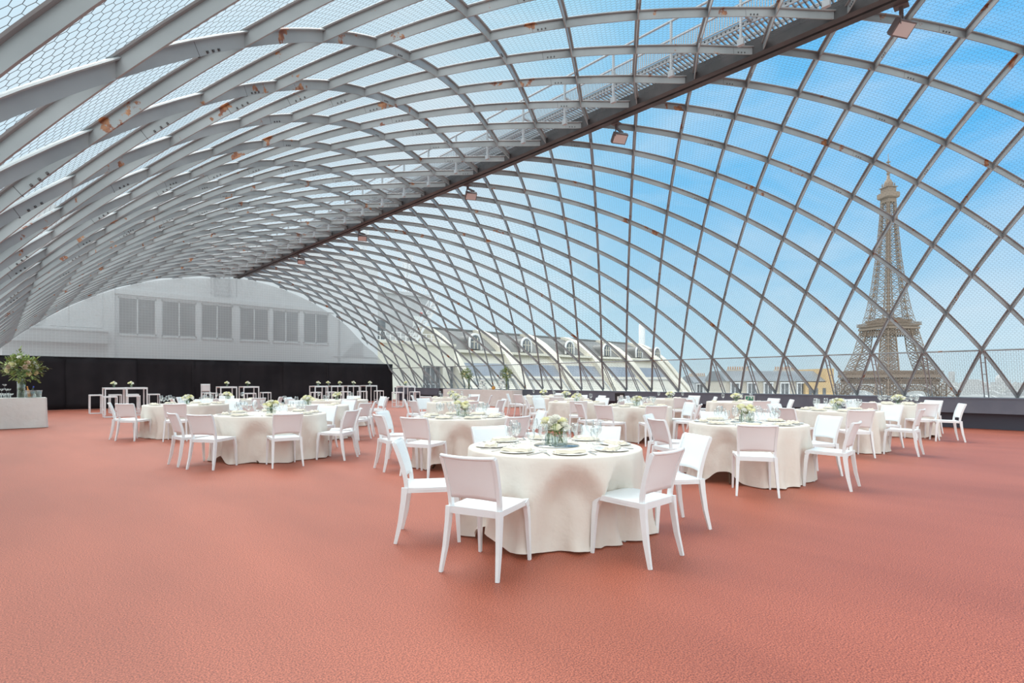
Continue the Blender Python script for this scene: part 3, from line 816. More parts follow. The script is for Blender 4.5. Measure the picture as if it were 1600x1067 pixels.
hts = [(179, 26.0, 'leftmost white high table before the black curtain'), (212, 26.35, 'second white high table from the left'),
       (354, 27.0, 'third white high table from the left, before the black curtain'), (389, 27.3, 'fourth white high table from the left'),
       (498, 27.3, 'leftmost high table of the long row before the curtain'), (523, 27.6, 'second high table of the long row before the curtain'),
       (548, 27.9, 'third high table of the long row before the curtain'), (576, 28.2, 'rightmost high table of the long row before the curtain'),
       (634, 24.4, 'white high table standing alone right of the black curtain')]
for px, t, lab in hts:
    x, y = ray_t(px, t); HT.place((x, y, 0), 0, lab, 'high table')
for px, t, k, lab in [(178, 26, 0, 'leftmost high table'), (205, 26.35, 0, 'second high table from the left'), (355, 27, 0, 'third high table from the left'), (387, 27.3, 0, 'fourth high table from the left'),
                      (497, 27.3, 0, 'leftmost high table of the long row'), (513, 27.5, 0, 'long row, between its first two tables'), (531, 27.6, 0, 'second high table of the long row'), (552, 27.9, 0, 'third high table of the long row'), (578, 28.2, 0, 'rightmost high table of the long row'), (634, 24.4, 0, 'high table standing alone')]:
    x, y = ray_t(px, t); BQ_T.place((x, y, 1.05), random.random()*3, 'small vase of white flowers on the '+lab, 'flowers')
stl = [(149, 27.4, 'stool at the far left, left of the leftmost high table'), (172, 24.3, 'stool in front of the leftmost high table'), (180, 27.3, 'stool behind the leftmost high table'),
       (208, 24.9, 'stool in front of the second high table from the left'), (207, 27.6, 'stool behind the second high table from the left'), (240, 27.3, 'stool right of the second high table from the left'),
       (352, 25.9, 'stool in front of the third high table from the left'), (391, 26.2, 'stool in front of the fourth high table from the left'), (415, 27.6, 'stool right of the fourth high table'), (328, 27.8, 'stool left of the third high table'),
       (494, 26.4, 'stool before the leftmost high table of the long row'), (517, 26.5, 'stool before the second high table of the long row'), (540, 26.7, 'stool before the third high table of the long row'), (566, 27.0, 'stool before the rightmost high table of the long row'),
       (592, 27.5, 'stool at the right end of the long high table row'), (621, 23.6, 'stool left before the lone high table by the parapet'), (648, 23.9, 'stool right of the lone high table by the parapet')]
for px, t, lab in stl:
    x, y = ray_t(px, t); ST.place((x, y, 0), 0, 'white square bar '+lab, 'stool')
# bar chair with a back
r = empty('bar_chair', (*ray_t(322, 29.0), 0), R(-20), 'tall white bar chair with a backrest before the black curtain', 'chair')
b = MB(); b.box(-.2, .2, -.2, .2, .72, .76); b.build('seat', M['barstool'], r)
b = MB(); P = [[(-.19+.38*i/6, -.19-.06*(j/5)**2-.02*math.sin(PI*i/6), .80+.36*j/5) for j in range(6)] for i in range(7)]
b.slab(P, [[(0,1,0)]*6]*7, .02)
for s in (-1, 1): b.bar((s*.18, -.19, .74), (s*.18, -.25, 1.16), .03, .03)
b.build('backrest', M['barstool'], r)
for sx in (-1, 1):
    for sy in (-1, 1): b = MB(); b.bar((sx*.18, sy*.18, .72), (sx*.2, sy*.2, 0), .035, .035); b.build('leg', M['barstool'], r)
b = MB()
for s in (-1, 1): b.bar((-.19, s*.19, .3), (.19, s*.19, .3), .022)
b.build('foot_rail', M['barstool'], r)

# ------------------------------------------------------------------ bars
def bar_table(name, loc, sx, sy, h, label):
    r = empty(name, loc, 0, label, 'bar table')
    b = MB(); b.box(-sx/2+.01, sx/2-.01, -sy/2+.01, sy/2-.01, h-.04, h-.006); b.build('tabletop', M['tabletop'], r)
    for x in (-1, 1):
        for y in (-1, 1): b = MB(); b.box(x*(sx/2-.1)-.02, x*(sx/2-.1)+.02, y*(sy/2-.1)-.02, y*(sy/2-.1)+.02, 0, h-.04); b.build('leg', M['brownleg'], r)
    c = MB(); n = 120; rows = []
    per = 2*(sx+sy)
    def pt(s):
        s = s % per
        if s < sx: return (-sx/2+s, -sy/2, 0, -1)
        s -= sx
        if s < sy: return (sx/2, -sy/2+s, 1, 0)
        s -= sy
        if s < sx: return (sx/2-s, sy/2, 0, 1)
        s -= sx; return (-sx/2, sy/2-s, -1, 0)
    for q in range(9):
        z = h*(1-q/8)+.012*(q/8); row = []
        for i in range(n):
            s = per*i/n; x, y, nx, ny = pt(s); w = .004+.016*(q/8)*(.6+math.sin(s*5.1)+.5*math.sin(s*11+q*.5)) + .025*(q/8)**3
            row.append((x+nx*w, y+ny*w, z))
        rows.append(row)
    c.add([p for r_ in rows for p in r_], [(k*n+i, (k+1)*n+i, (k+1)*n+(i+1) % n, k*n+(i+1) % n) for k in range(8) for i in range(n)], True)
    c.add([(-sx/2-.004, -sy/2-.004, h), (sx/2+.004, -sy/2-.004, h), (sx/2+.004, sy/2+.004, h), (-sx/2-.004, sy/2+.004, h)], [(0,1,2,3)])
    return r, c
r, c = bar_table('buffet_table', (.18, 20.65, 0), 1.74, .8, .84, 'table hidden under the pale cloth at the left edge')
co = c.build('tablecloth', M['barcloth'], loc=(.18, 20.65, 0)); tag(co, 'pale cloth draped to the floor over the drinks table at far left', 'tablecloth')
r, c = bar_table('buffet_table', (18.78, 22.4, 0), .70, 5.8, .84, 'long bar table hidden under the pale cloth before the right parapet')
co = c.build('tablecloth', M['barcloth'], loc=(18.78, 22.4, 0)); tag(co, 'pale cloth draped over the long back bar by the right parapet', 'tablecloth')

def tall_flowers(name, loc, label, vh, rad, nleaf, nfl, seed, lean=(0, 0), filled=True, vr=.055, fm=(ROSEB, ROSEW, ROSE)):
    rnd = random.Random(seed); r = empty(name, loc, 0, label, 'flowers')
    b = MB(); b.lathe([(.001, 0), (vr, 0), (vr*1.05, vh), (vr*1.0, vh), (vr*.93, .012), (.001, .012)], 24); b.build('vase', M['vaseglass'], r)
    cx, cy, cz = lean[0], lean[1], vh+rad*.62
    s = MB(); lv = []
    for k in range(14 if filled else 7):
        a = rnd.random()*6.28; q = vr*.75*rnd.random()**.5
        s.tube([(q*math.cos(a), q*math.sin(a), .014), (q*math.cos(a+.7), q*math.sin(a+.7), vh), (cx+rad*.3*math.cos(a), cy+rad*.3*math.sin(a), cz)], .006 if filled else .004, 5)
        if filled:
            for z in range(5): lv += [((q*math.cos(a+w_), q*math.sin(a+w_), vh*(.03+.18*z)), (math.cos(a+2+w_), math.sin(a+2+w_), 2.2)) for w_ in (0, 1.6, 3.1)]
    s.build('stems', M['stem'], r)
    if filled: random.seed(seed+9); leafb(lv, .11, .045).build('vase_leaves', M['leaf'], r)
    lf = []; br = MB()
    for k in range(nleaf):
        d = Vector((rnd.gauss(0, 1), rnd.gauss(0, 1), rnd.gauss(.15, .75))).normalized()
        q = rad*rnd.uniform(.45, 1.0); p = Vector((cx, cy, cz))+Vector((d.x*q, d.y*q, d.z*q*.85))
        lf.append((p, d+Vector((rnd.uniform(-.7, .7), rnd.uniform(-.7, .7), rnd.uniform(-.4, .5)))))
    for k in range(26):
        d = Vector((rnd.gauss(0, 1), rnd.gauss(0, 1), rnd.gauss(.1, .6))).normalized(); L_ = rad*rnd.uniform(1.0, 1.35)
        p0 = Vector((cx, cy, cz)); p1 = p0+d*L_+Vector((0, 0, -.03)); br.tube([p0+d*rad*.3, p0+d*L_*.7, p1], .003, 4)
        for z in range(7): lf.append((p0+d*L_*(.55+.07*z), d+Vector((rnd.uniform(-1, 1), rnd.uniform(-1, 1), rnd.uniform(-.6, .6)))))
    random.seed(seed); leafb(lf, rad*.26, rad*.13).build('foliage', M['leaf'], r); br.build('twigs', M['stem'], r)
    for k in range(nfl):
        d = Vector((rnd.gauss(0, 1), rnd.gauss(0, 1)-.35, rnd.gauss(.25, .6))).normalized(); p = Vector((cx, cy, cz))+d*rad*rnd.uniform(.62, .85)
        fo = bpy.data.objects.new('flower', fm[k % len(fm)]); col.objects.link(fo); fo.parent = r; fo.location = p
        fo.rotation_mode = 'QUATERNION'; fo.rotation_quaternion = d.to_track_quat('Z', 'Y'); fo.scale = (max(rad*3.1, 1.05),)*3
    return r
ZB = .843
tall_flowers('flower_arrangement', (.52, 20.62, ZB), 'huge bouquet of cream flowers and foliage in a leaf-filled vase, far left', .54, .44, 620, 20, 11, vr=.09)
tall_flowers('flower_arrangement', (18.62, 23.15, ZB), 'left tall leaning arrangement on the back bar', .60, .33, 420, 9, 12, (-.06, .12), True, .06, (ROSEW, ROSE))
tall_flowers('flower_arrangement', (18.62, 20.15, ZB), 'right tall leaning arrangement on the back bar', .60, .33, 420, 9, 13, (-.06, -.03), True, .06, (ROSEW, ROSE))
# drinks on the left table
for k, (dx, dy) in enumerate([(-.40+.09*q, -.26) for q in range(7)]):
    TUMB.place((.55+dx-.42, 20.65+dy, ZB), 0, ['first', 'second', 'third', 'fourth', 'fifth', 'sixth', 'seventh'][k]+' clear tumbler from the left along the front of the left bar', 'glass')
def coupe_proto():
    r = empty('coupe_glass'); r['category'] = 'glass'
    b = MB(); b.lathe([(.001, .075), (.02, .078), (.042, .095), (.048, .125), (.046, .125), (.04, .098), (.001, .08)], 14); b.build('bowl', M['glass'], r)
    b = MB(); b.lathe([(.004, .077), (.004, .01), (.03, .004), (.03, 0), (.001, 0)], 12); b.build('stem', M['glass'], r)
    return Proto(r)
CP = coupe_proto(); ROWN = ['bottom', 'middle', 'top']; n_ = 0
for lvl, spots in enumerate([[(-.15, -.05), (-.05, -.05), (.05, -.05), (-.1, .04), (0, .04), (.1, .04)], [(-.1, -.01), (0, -.01), (.05, .04)], [(-.04, .01)]]):
    for k, (dx, dy) in enumerate(spots):
        pos = ['front left', 'front middle', 'front right', 'back left', 'back middle', 'back right'][k] if lvl == 0 else ['left', 'middle', 'right'][k] if lvl == 1 else 'single'
        CP.place((.22+dx, 20.68+dy, ZB+.128*lvl), 0, f'{pos} coupe glass in the {ROWN[lvl]} tier of the glass tower at far left', 'glass')
def bucket(loc, label):
    r = empty('ice_bucket', loc, 0, label, 'ice bucket')
    b = MB(); b.lathe([(.001, 0), (.085, 0), (.11, .20), (.105, .20), (.08, .01), (.001, .01)], 20); b.build('bucket', M['vaseglass'], r)
    b = MB(); b.lathe([(.103, .195), (.116, .195), (.116, .205), (.103, .205)], 20); b.build('rim', M['cutlery'], r)
bucket((.86, 20.55, ZB), 'large clear ice bucket at the right end of the left bar'); bucket((.70, 20.36, ZB), 'clear ice bucket holding bottles on the left bar')
def bottle(loc, tilt, m, capm, label, h=.31):
    r = empty('bottle', loc, 0, label, 'bottle'); r.rotation_euler = tilt
    b = MB(); b.lathe([(.001, 0), (.037, 0), (.038, .01), (.038, h*.58), (.015, h*.76), (.013, h*.9), (.001, h*.9)], 14); b.build('bottle_body', m, r)
    b = MB(); b.lathe([(.0145, h*.86), (.0155, h*.87), (.0155, h), (.001, h)], 12); b.build('cap', capm, r)
bottle((.72, 20.37, ZB+.02), (R(4), R(10), 0), M['darkglass'], M['blue'], 'bottle with a blue cap leaning in the ice bucket on the left bar')
bottle((.685, 20.34, ZB+.02), (R(6), R(-9), 0), M['amber'], M['amber'], 'amber bottle leaning in the ice bucket on the left bar')
# crockery and a bottle on the back bar
def stack(loc, n, rr, label):
    r = empty('plate_stack', loc, 0, label, 'plates')
    b = MB()
    for k in range(n): b.lathe([(.001, k*.012), (rr*.7, k*.012), (rr, k*.012+.014), (rr, k*.012+.017), (.001, k*.012+.008)], 20)
    b.build('plates', M['china'], r)
stack((18.85, 22.1, ZB), 9, .13, 'left stack of white plates on the back bar'); stack((18.85, 21.75, ZB), 6, .13, 'middle stack of white plates on the back bar')
def stand(loc, label):
    r = empty('tiered_stand', loc, 0, label, 'tiered stand')
    for k in range(3):
        b = MB(); rr = .26-.05*k; b.lathe([(.001, .1+.17*k), (rr, .1+.17*k), (rr, .115+.17*k), (.001, .115+.17*k)], 24); b.build('tier', M['china'], r)
        b = MB()
        for q in range(7): a = q*.9; b.lathe([(.001, 0), (.028, 0), (.034, .075), (.03, .075), (.001, .01)], 10, ((rr-.06)*math.cos(a), (rr-.06)*math.sin(a), .115+.17*k))
        b.build('cups', M['china'], r)
    b = MB(); b.lathe([(.02, .0), (.012, .05), (.012, .5), (.001, .52)], 12); b.lathe([(.001, 0), (.1, 0), (.1, .01), (.02, .02)], 16); b.build('pole', M['cutlery'], r)
stand((18.95, 21.85+.55, ZB), 'left tiered stand of white cups on the back bar'); stand((18.95, 20.85, ZB), 'right tiered stand of white cups on the back bar')
r = empty('jug', (18.8, 21.35, ZB), 0, 'round amber juice jug on the back bar', 'jug')
b = MB(); b.lathe([(.001, 0), (.06, 0), (.10, .06), (.09, .13), (.045, .17), (.05, .2), (.045, .2), (.001, .17)], 18); b.build('jug_body', M['amber'], r)
b = MB(); b.tube([(.06, 0, .18), (.13, 0, .15), (.12, 0, .08), (.09, 0, .06)], .009, 6); b.build('handle', M['amber'], r)
TUMB.place((18.75, 20.62, ZB), 0, 'clear tumbler between right cup stand and right arrangement on the back bar', 'glass')

# exit sign, frame on the parapet
def along_wall(px, p=19.45):
    u = (px-800)/F_PX; Z = p/(CS*u+SN); return c2w(u*Z, Z)[1]
ys = along_wall(1172)
r = empty('exit_sign', (19.40, ys, .62), 0, 'small white and green exit sign box on the parapet', 'exit sign')
b = MB(); b.box(.0, .07, -.17, .17, -.03, .17); b.build('sign_box', M['signwhite'], r)
b = MB(); b.box(-.004, 0, -.13, .13, 0, .14); b.build('sign_face', M['signgreen'], r)
b = MB()   # running figure and arrow
X_ = -.007
def strip(p, q, w): b.bar((X_, p[0], p[1]), (X_, q[0], q[1]), w, .004, up=(1,0,0))
strip((.03,.10), (.05,.055), .02); strip((.05,.055), (.03,.015), .012); strip((.05,.055), (.085,.03), .012); strip((.03,.09), (.0,.07), .01); strip((.035,.095), (.07,.085), .01)
b.box(X_-.002, X_+.002, .012, .03, .108, .126); strip((-.03,.07), (-.1,.07), .014); strip((-.1,.07), (-.075,.1), .012); strip((-.1,.07), (-.075,.04), .012)
b.build('pictogram', M['signwhite'], r)
yf = along_wall(974)
r = empty('menu_board', (18.9, yf-.2, 0), 0, 'small black-framed board with white sheets standing before the parapet', 'menu board')
b = MB()
for s in (-1, 1): b.bar((.05, s*.22, 0), (.0, s*.22, .80), .03, .03)
b.box(-.015, .015, -.22, .22, .76, .80); b.box(.0, .03, -.22, .22, .45, .48); b.box(.004, .014, -.2, .2, .48, .76); b.build('board_frame', M['black'], r)
b = MB(); b.box(-.002, .003, -.17, -.02, .50, .72); b.box(-.002, .003, .02, .12, .50, .66); b.build('board_panel', M['paper'], r)
# dark chair beyond
r = empty('folding_chair', (18.6, 25.9, 0), R(90), 'black folding chair between the lone high table and the back bar', 'chair')
b = MB(); b.box(-.2, .2, -.2, .2, .43, .455); b.build('seat', M['chairdark'], r)
b = MB(); b.box(-.2, .2, -.24, -.215, .6, .86); b.build('backrest', M['chairdark'], r)
for s in (-1, 1):
    b = MB(); b.bar((s*.21, -.25, .88), (s*.21, .2, 0), .024); b.build('leg', M['chairdark'], r)
    b = MB(); b.bar((s*.19, .18, .43), (s*.19, -.24, 0), .024); b.build('leg', M['chairdark'], r)

# ------------------------------------------------------------------ building behind the gauze screen
eb = empty('end_building', (10, 36, 0), 0, 'pale tiled building with a row of wide windows behind the mesh screen', 'building')
def W(x): return x-10
wins = [(4.78, 6.57), (6.79, 8.58), (8.79, 10.57), (10.9, 12.69), (12.89, 14.62), (14.88, 16.65)]
b = MB()
b.box(W(-6), W(20.4), 0, .4, -.3, 3.80); b.box(W(-6), W(20.4), 0, .4, 5.88, 10.2)
xs = [-6.0]+[v for w in wins for v in w]+[20.4]
for k in range(0, len(xs), 2): b.box(W(xs[k]), W(xs[k+1]), 0, .4, 3.80, 5.88)
b.box(W(4.3), W(4.62), -.16, 0, 0, 6.3); b.box(W(4.62), W(17.0), -.10, 0, 5.98, 6.25)
b.build('wall', M['facade'], eb)
for a, c in wins:
    f = MB()
    for x0, x1 in ((a, a+.07), (c-.07, c), ((a+c)/2-.03, (a+c)/2+.03)): f.box(W(x0), W(x1), .06, .14, 3.80, 5.88)
    f.box(W(a), W(c), .06, .14, 3.80, 3.88); f.box(W(a), W(c), .06, .14, 5.80, 5.88); f.box(W(a), W(c), -.06, .1, 3.74, 3.80)
    fo = f.build('window', M['frame'], eb)
    g = MB(); g.box(W(a+.05), W(c-.05), .12, .15, 3.85, 5.84); g.build('pane', M['pane'], fo)
    g = MB()
    for k in range(16): z = 3.95+k*.118; g.box(W(a+.08), W(c-.08), .155, .17, z, z+.05)
    g.build('blind', M['frame'], fo)
b = MB(); b.box(W(-4), W(4.3), -.5, 0, 3.25, 3.85); b.box(W(-4), W(4.3), -.55, 0, 3.85, 3.92); b.build('ledge', M['concrete'], eb)
b = MB()
for x0, x1, z0, z1 in ((-.5, 1.6, 4.1, 5.6), (2.0, 2.7, 4.1, 5.5), (2.75, 4.1, 4.1, 6.0)): b.box(W(x0), W(x1), -.06, 0, z0, z1)
b.build('panel', M['frame'], eb)
b = MB()
for x in (9.5, 10.3): b.bar((W(x), -.12, 6.35), (W(x), -.12, 8.6), .06)
for k in range(9): b.bar((W(9.5), -.12, 6.45+k*.25), (W(10.3), -.12, 6.45+k*.25), .04)
for x in (9.2, 10.6): b.bar((W(x), -.5, 6.35), (W(x), -.5, 8.6), .05)
b.build('ladder_cage', M['galv'], eb)
b = MB(); b.box(W(17.35), W(17.45), -.06, 0, .5, 5.6); b.box(W(17.0), W(20.4), -.05, 0, 2.95, 3.02); b.prism([(W(17.7), 3.05), (W(19.2), 3.05), (W(19.2), 4.0), (W(18.5), 4.0)], 1, -.05, 0)
b.build('facade_trim', M['concrete'], eb)

# upper concrete block with terrace rails, stair and masts (right of the end wall)
ub = empty('roof_block', (24, 46, 4.4), 0, 'grey concrete rooftop block with railings and masts behind the far lattice', 'building')
def U(px, t=46.): return ray_t(px, t)[0]-24
b = MB(); b.box(U(430), U(655), 0, 8, -.5, 3.5); b.box(U(430), U(672), .0, 8, 3.5, 5.2); b.box(U(430), U(675), -.3, 8, 5.2, 5.5); b.build('wall', M['concrete'], ub)
b = MB(); b.box(U(585), U(602), -.04, .02, .6, 2.6); b.box(U(430), U(560), -.04, .02, 2.4, 3.2); b.build('opening', M['pane'], ub)
b = MB(); b.box(U(645), U(656), -.06, .02, 2.3, 3.3); b.build('notice_panel', M['signwhite'], ub)
for px in (590, 661):
    q = MB(); x = U(px); w = .55
    for sx in (-1, 1):
        for sy in (-1, 1): q.bar((x+sx*w/2, 3+sy*w/2, 5.5), (x+sx*w/2, 3+sy*w/2, 12 if px < 600 else 10.2), .09)
    z = 5.6; top_ = 12 if px < 600 else 10.2; k = 0
    while z < top_-.8:
        for sy in (-1, 1): q.bar((x-w/2, 3+sy*w/2, z), (x+w/2, 3+sy*w/2, z+.8), .05); q.bar((x-w/2, 3+sy*w/2, z), (x+w/2, 3+sy*w/2, z), .05)
        for sx in (-1, 1): q.bar((x+sx*w/2, 3-w/2, z), (x+sx*w/2, 3+w/2, z+.8), .05)
        z += .8
    for k in range(3): q.box(x-.5+k*.4, x-.3+k*.4, 2.5, 2.6, top_-2, top_-.3)
    q.build('mast', M['whitemetal'], ub)
q = MB()
for px in range(560, 676, 6): x = U(px); q.bar((x, .3, 5.5), (x, .3, 6.5), .05)
q.bar((U(560), .3, 6.5), (U(676), .3, 6.5), .05); q.bar((U(560), .3, 6.0), (U(676), .3, 6.0), .04); q.build('roof_railing', M['whitemetal'], ub)

tr = empty('terrace_railing', (24, 41, 4.4), 0, 'white railing along the terrace above the cream wall, far centre', 'railing')
def V_(px, t=41.): return ray_t(px, t)[0]-24
q = MB(); 
for z in (.35, .7, 1.05): q.bar((V_(560), 0, z), (V_(690), 0, z), .05)
q.build('rail', M['whitemetal'], tr)
q = MB()
for px in range(562, 692, 8): q.bar((V_(px), 0, 0), (V_(px), 0, 1.08), .06)
q.build('posts', M['whitemetal'], tr)
sr = empty('steel_stair', (ray_t(640, 44.2)[0], 44.2, 4.4), 0, 'pale steel stair rising to the grey rooftop block', 'stair')
x0, x1 = 0, ray_t(682, 44.2)[0]-ray_t(640, 44.2)[0]
q = MB()
for k in range(16): f = k/15; q.box(x0+(x1-x0)*f-.15, x0+(x1-x0)*f+.15, -.5, .5, 4.6*f-.03, 4.6*f+.03)
q.build('treads', M['whitemetal'], sr)
for y in (-.5, .5):
    q = MB(); q.bar((x0, y, 0), (x1, y, 4.6), .06, .22); q.build('stringer', M['whitemetal'], sr)
    q = MB(); q.bar((x0, y, 1.0), (x1, y, 5.6), .05)
    for k in range(0, 16, 3): f = k/15; q.bar((x0+(x1-x0)*f, y, 4.6*f), (x0+(x1-x0)*f, y, 4.6*f+1), .04)
    q.build('stair_rail', M['whitemetal'], sr)
q = MB(); q.sphere((x0+.3*(x1-x0), -.5, 3.2), .18); q.build('red_lamp', M['red'], sr)

# ------------------------------------------------------------------ ribbed cream building with arched dormers
cb = empty('cream_building', (46, 40, -3), 0, 'long cream building with slanted piers and arched dormers beyond the parapet', 'building')
PB = [(36.6, -4.5), (37.2, -.95), (38.4, .45), (39.6, 1.7), (40.8, 3.1), (42.1, 4.45), (43.6, 5.55), (45.2, 6.4), (46.4, 6.8)]     # y, z of the curved pier profile
def prof_y(z):
    for (a, za), (c, zc) in zip(PB[:-1], PB[1:]):
        if za <= z <= zc: return a+(c-a)*(z-za)/(zc-za)
    return PB[-1][0] if z > PB[-1][1] else PB[0][0]
X0, X1 = 31.2, 69.5
def Lc(x, y, z): return (x-46, y-40, z+3)
def panel(b, x0, x1, z0, z1, back):
    n = 6; P = []
    for k in range(n+1):
        z = z0+(z1-z0)*k/n; y = prof_y(z)+back; P.append([Lc(x0, y, z), Lc(x1, y, z)])
    b.slab(P, [[(0, 1, 0)]*2]*(n+1), .25, False)
piers = [31.2+7.18*k for k in range(6)]
for k, x in enumerate(piers):
    b = MB(); poly = [(y-40-.45, z+3) for y, z in PB]+[(PB[-1][0]-40+.8, PB[-1][1]+3), (PB[-1][0]-40+.8, -1.5)]
    w = .55 if k < 5 else .6
    b.prism(poly, 0, x-46-w, x-46+w); b.build('pier', M['cream'], cb)
b = MB(); poly = [(y-40-.1, z+3) for y, z in PB]+[(9, PB[-1][1]+3), (9, -1.5)]; b.prism(poly, 0, X1-.6-46, X1+.4-46); b.build('end_gable', M['cream'], cb)
for x0, x1 in zip(piers, piers[1:]+[X1-.6]):
    a, c = x0+.55, x1-.55
    b = MB(); panel(b, a, c, -4.4, -.35, .35); b.build('lower_glazing', M['skylight'], cb)
    b = MB(); panel(b, a, c, -.35, 1.75, .15); b.build('cream_panel', M['creampanel'], cb)
    b = MB(); y = prof_y(.9)-.05
    for q in (a+.5, c-.5): b.bar(Lc(q, prof_y(-.3), -.3), Lc(q, prof_y(1.45), 1.45), .12, .12)
    b.bar(Lc(a+.5, prof_y(1.45), 1.45), Lc(c-.5, prof_y(1.45), 1.45), .14, .14); b.build('panel_frame', M['concrete'], cb)
    b = MB(); panel(b, a, c, 1.75, 3.0, .25); b.build('skylight_band', M['skylight'], cb)
    b = MB(); panel(b, a, c, 3.0, 4.1, .3); b.build('cream_band', M['creampanel'], cb)
    b = MB(); b.box(a-46, c-46, prof_y(4.1)-40-.5, prof_y(4.1)-40+.6, 7.0, 7.25); b.build('cornice', M['cream'], cb)
    b = MB(); panel(b, a, c, 4.1, 6.5, .5); b.build('mansard_roof', M['darkroof'], cb)
    m_ = (a+c)/2; yd = prof_y(4.2)-.1
    arch = [(-.72, .15), (.72, .15)]+[(.72*math.cos(PI*k/12), .95+.72*math.sin(PI*k/12)) for k in range(13)]
    d = MB(); d.prism([(m_-46+q[0], 4.25+3+q[1]) for q in arch], 1, yd-40+.5, yd-40+.75); d.prism([(m_-46+q[0]*.93, 4.25+3+q[1]*.97) for q in arch], 1, yd-40+.7, yd-40+2.4); do = d.build('dormer', M['darkroof'], cb)
    d = MB(); d.tube([(m_-46+.72, yd-40+.5, 7.4)]+[(m_-46+.72*math.cos(PI*k/12), yd-40+.5, 8.2+.72*math.sin(PI*k/12)) for k in range(13)]+[(m_-46-.72, yd-40+.5, 7.4)], .13, 6); d.build('arch_moulding', M['whitemetal'], do)
    ar2 = [(.56*math.cos(PI*k/12), .95+.56*math.sin(PI*k/12)) for k in range(13)]
    d = MB(); d.prism([(m_-46+q[0], 4.25+3+q[1]) for q in [(-.56, .2), (.56, .2)]+ar2], 1, yd-40+.42, yd-40+.52); wn = d.build('window', M['pane'], do)
    d = MB()
    for q in (-.22, .22): d.box(m_-46+q-.03, m_-46+q+.03, yd-40+.36, yd-40+.42, 7.45, 8.6)
    d.box(m_-46-.55, m_-46+.55, yd-40+.36, yd-40+.42, 8.12, 8.18); d.build('glazing_bar', M['cream'], wn)
b = MB(); b.box(X0-46-.5, X1-46+.4, 6.4, 12, 9.3, 9.8); b.build('roof_top', M['darkroof'], cb)
b = MB(); b.box(X0-46-.5, X1-46, 6.6, 12, -1.5, 9.3); b.build('rear_wall', M['cream'], cb)

lw = empty('cream_annex', (26, 40, -4), 0, 'cream wall with dark glazed openings between end building and ribbed building', 'building')
def A_(px, t=40.): return ray_t(px, t)[0]-26
b = MB(); XA = A_(540)
ops = [(A_(661), A_(692)), (A_(703), A_(722))]
b.box(XA, X0-26-.7, 0, 3, 6.6, 8.4)
e = [XA]+[v for o_ in ops for v in o_]+[X0-26-.7]
for k in range(0, len(e), 2): b.box(e[k], max(e[k+1], e[k]+.05), 0, 3, -1, 6.6)
b.build('wall', M['cream'], lw)
for a, c in ops:
    q = MB(); q.box(a, c, .5, .6, -1, 6.6); p_ = q.build('window', M['pane'], lw)
    q = MB()
    for k in range(5): q.box(a+(c-a)*k/4-.04, a+(c-a)*k/4+.04, .4, .5, -1, 6.6)
    for z in (3.4, 5.0): q.box(a, c, .4, .5, z-.04, z+.04)
    q.build('glazing_bar', M['concrete'], p_)
b = MB(); b.box(XA, X0-26-.7, -.25, 3.2, 8.4, 8.62); b.build('coping', M['cream'], lw)

pp = empty('chimney_stack', (0,0,0), 0, 'slim white chimney stack rising behind the ribbed cream building', 'chimney'); Zc = 120
x, y = c2w((1003-800)/F_PX*Zc, Zc); pp.location = (x, y, -10)
b = MB(); b.lathe([(.72, 0), (.68, 23.5), (.6, 23.6), (.001, 23.6)], 16); b.build('shaft', M['facade'], pp)
b = MB(); b.lathe([(1.3, 8), (1.5, 8.2), (1.5, 9), (1.3, 9.2)], 16); b.build('collar', M['concrete'], pp)

# ------------------------------------------------------------------ zinc-roofed houses
def house(px0, px1, Z, ytop, yeave, depth, label, gable=False, wins_=4, ridge_in=.0, wallm='stone'):
    Xa, Xb = (px0-800)/F_PX*Z, (px1-800)/F_PX*Z; w = Xb-Xa
    cxw, cyw = c2w((Xa+Xb)/2, Z)
    hr = EYE+(Y0-ytop)/F_PX*Z; he = EYE+(Y0-yeave)/F_PX*Z
    r = empty('mansard_house', (cxw, cyw, -30), -TH, label, 'building')
    zt, ze = hr+30, he+30
    b = MB(); b.box(-w/2, w/2, 0, depth, 0, ze); b.build('wall', M[wallm], r)
    b = MB(); b.prism([(-.5, ze), (depth*.35, zt), (depth*.75, zt), (depth+.3, ze)], 0, -w/2-.2, w/2+.2); b.build('roof', M['zinc'], r)
    for k in range(wins_):
        x = -w/2+w*(k+.5)/wins_; f = MB()
        for x0, x1 in ((-.95, -.75), (.75, .95)): f.box(x+x0, x+x1, -.35, .1, ze-4.2, ze-.5)
        f.box(x-1.05, x+1.05, -.45, .1, ze-.5, ze-.2); f.box(x-.06, x+.06, -.2, 0, ze-4.2, ze-.5); fo = f.build('window', M['whitemetal'], r)
        g = MB(); g.box(x-.75, x+.75, -.1, .05, ze-4.2, ze-.5); g.build('pane', M['pane'], fo)
    for k in range(2):
        x = -w*.28+k*w*.5; c = MB(); c.box(x-2.2, x+2.2, depth*.4, depth*.4+1, zt-.6, zt+.35); co_ = c.build('chimney', M['stone'], r)
        c = MB()
        for q in range(9): c.lathe([(.16, zt+.35), (.13, zt+.95), (.001, zt+.95)], 8, (x-2+q*.5, depth*.4+.5, 0))
        c.build('chimney_pots', M['pot'], co_)
    if gable:
        b = MB(); b.box(w/2-.2, w/2+1.2, -.8, depth, 0, zt+.4); g_ = b.build('gable_wall', M['ochre'], r)
        b = MB(); b.box(w/2-4.6, w/2+1.0, -.9, 0, 0, ze-.2); b.build('front_wing', M['ochre'], r)
        for x in (w/2-3.6, w/2-2.4, w/2-.8):
            b = MB(); b.box(x-.3, x+.3, -1.0, -.85, ze-4.2, ze-1.4); b.build('window', M['pane'], r)
    return r
house(1135, 1290, 112, 579, 595.5, 12, 'grey zinc mansard roof house with ochre gable left of the iron tower', True, 6)
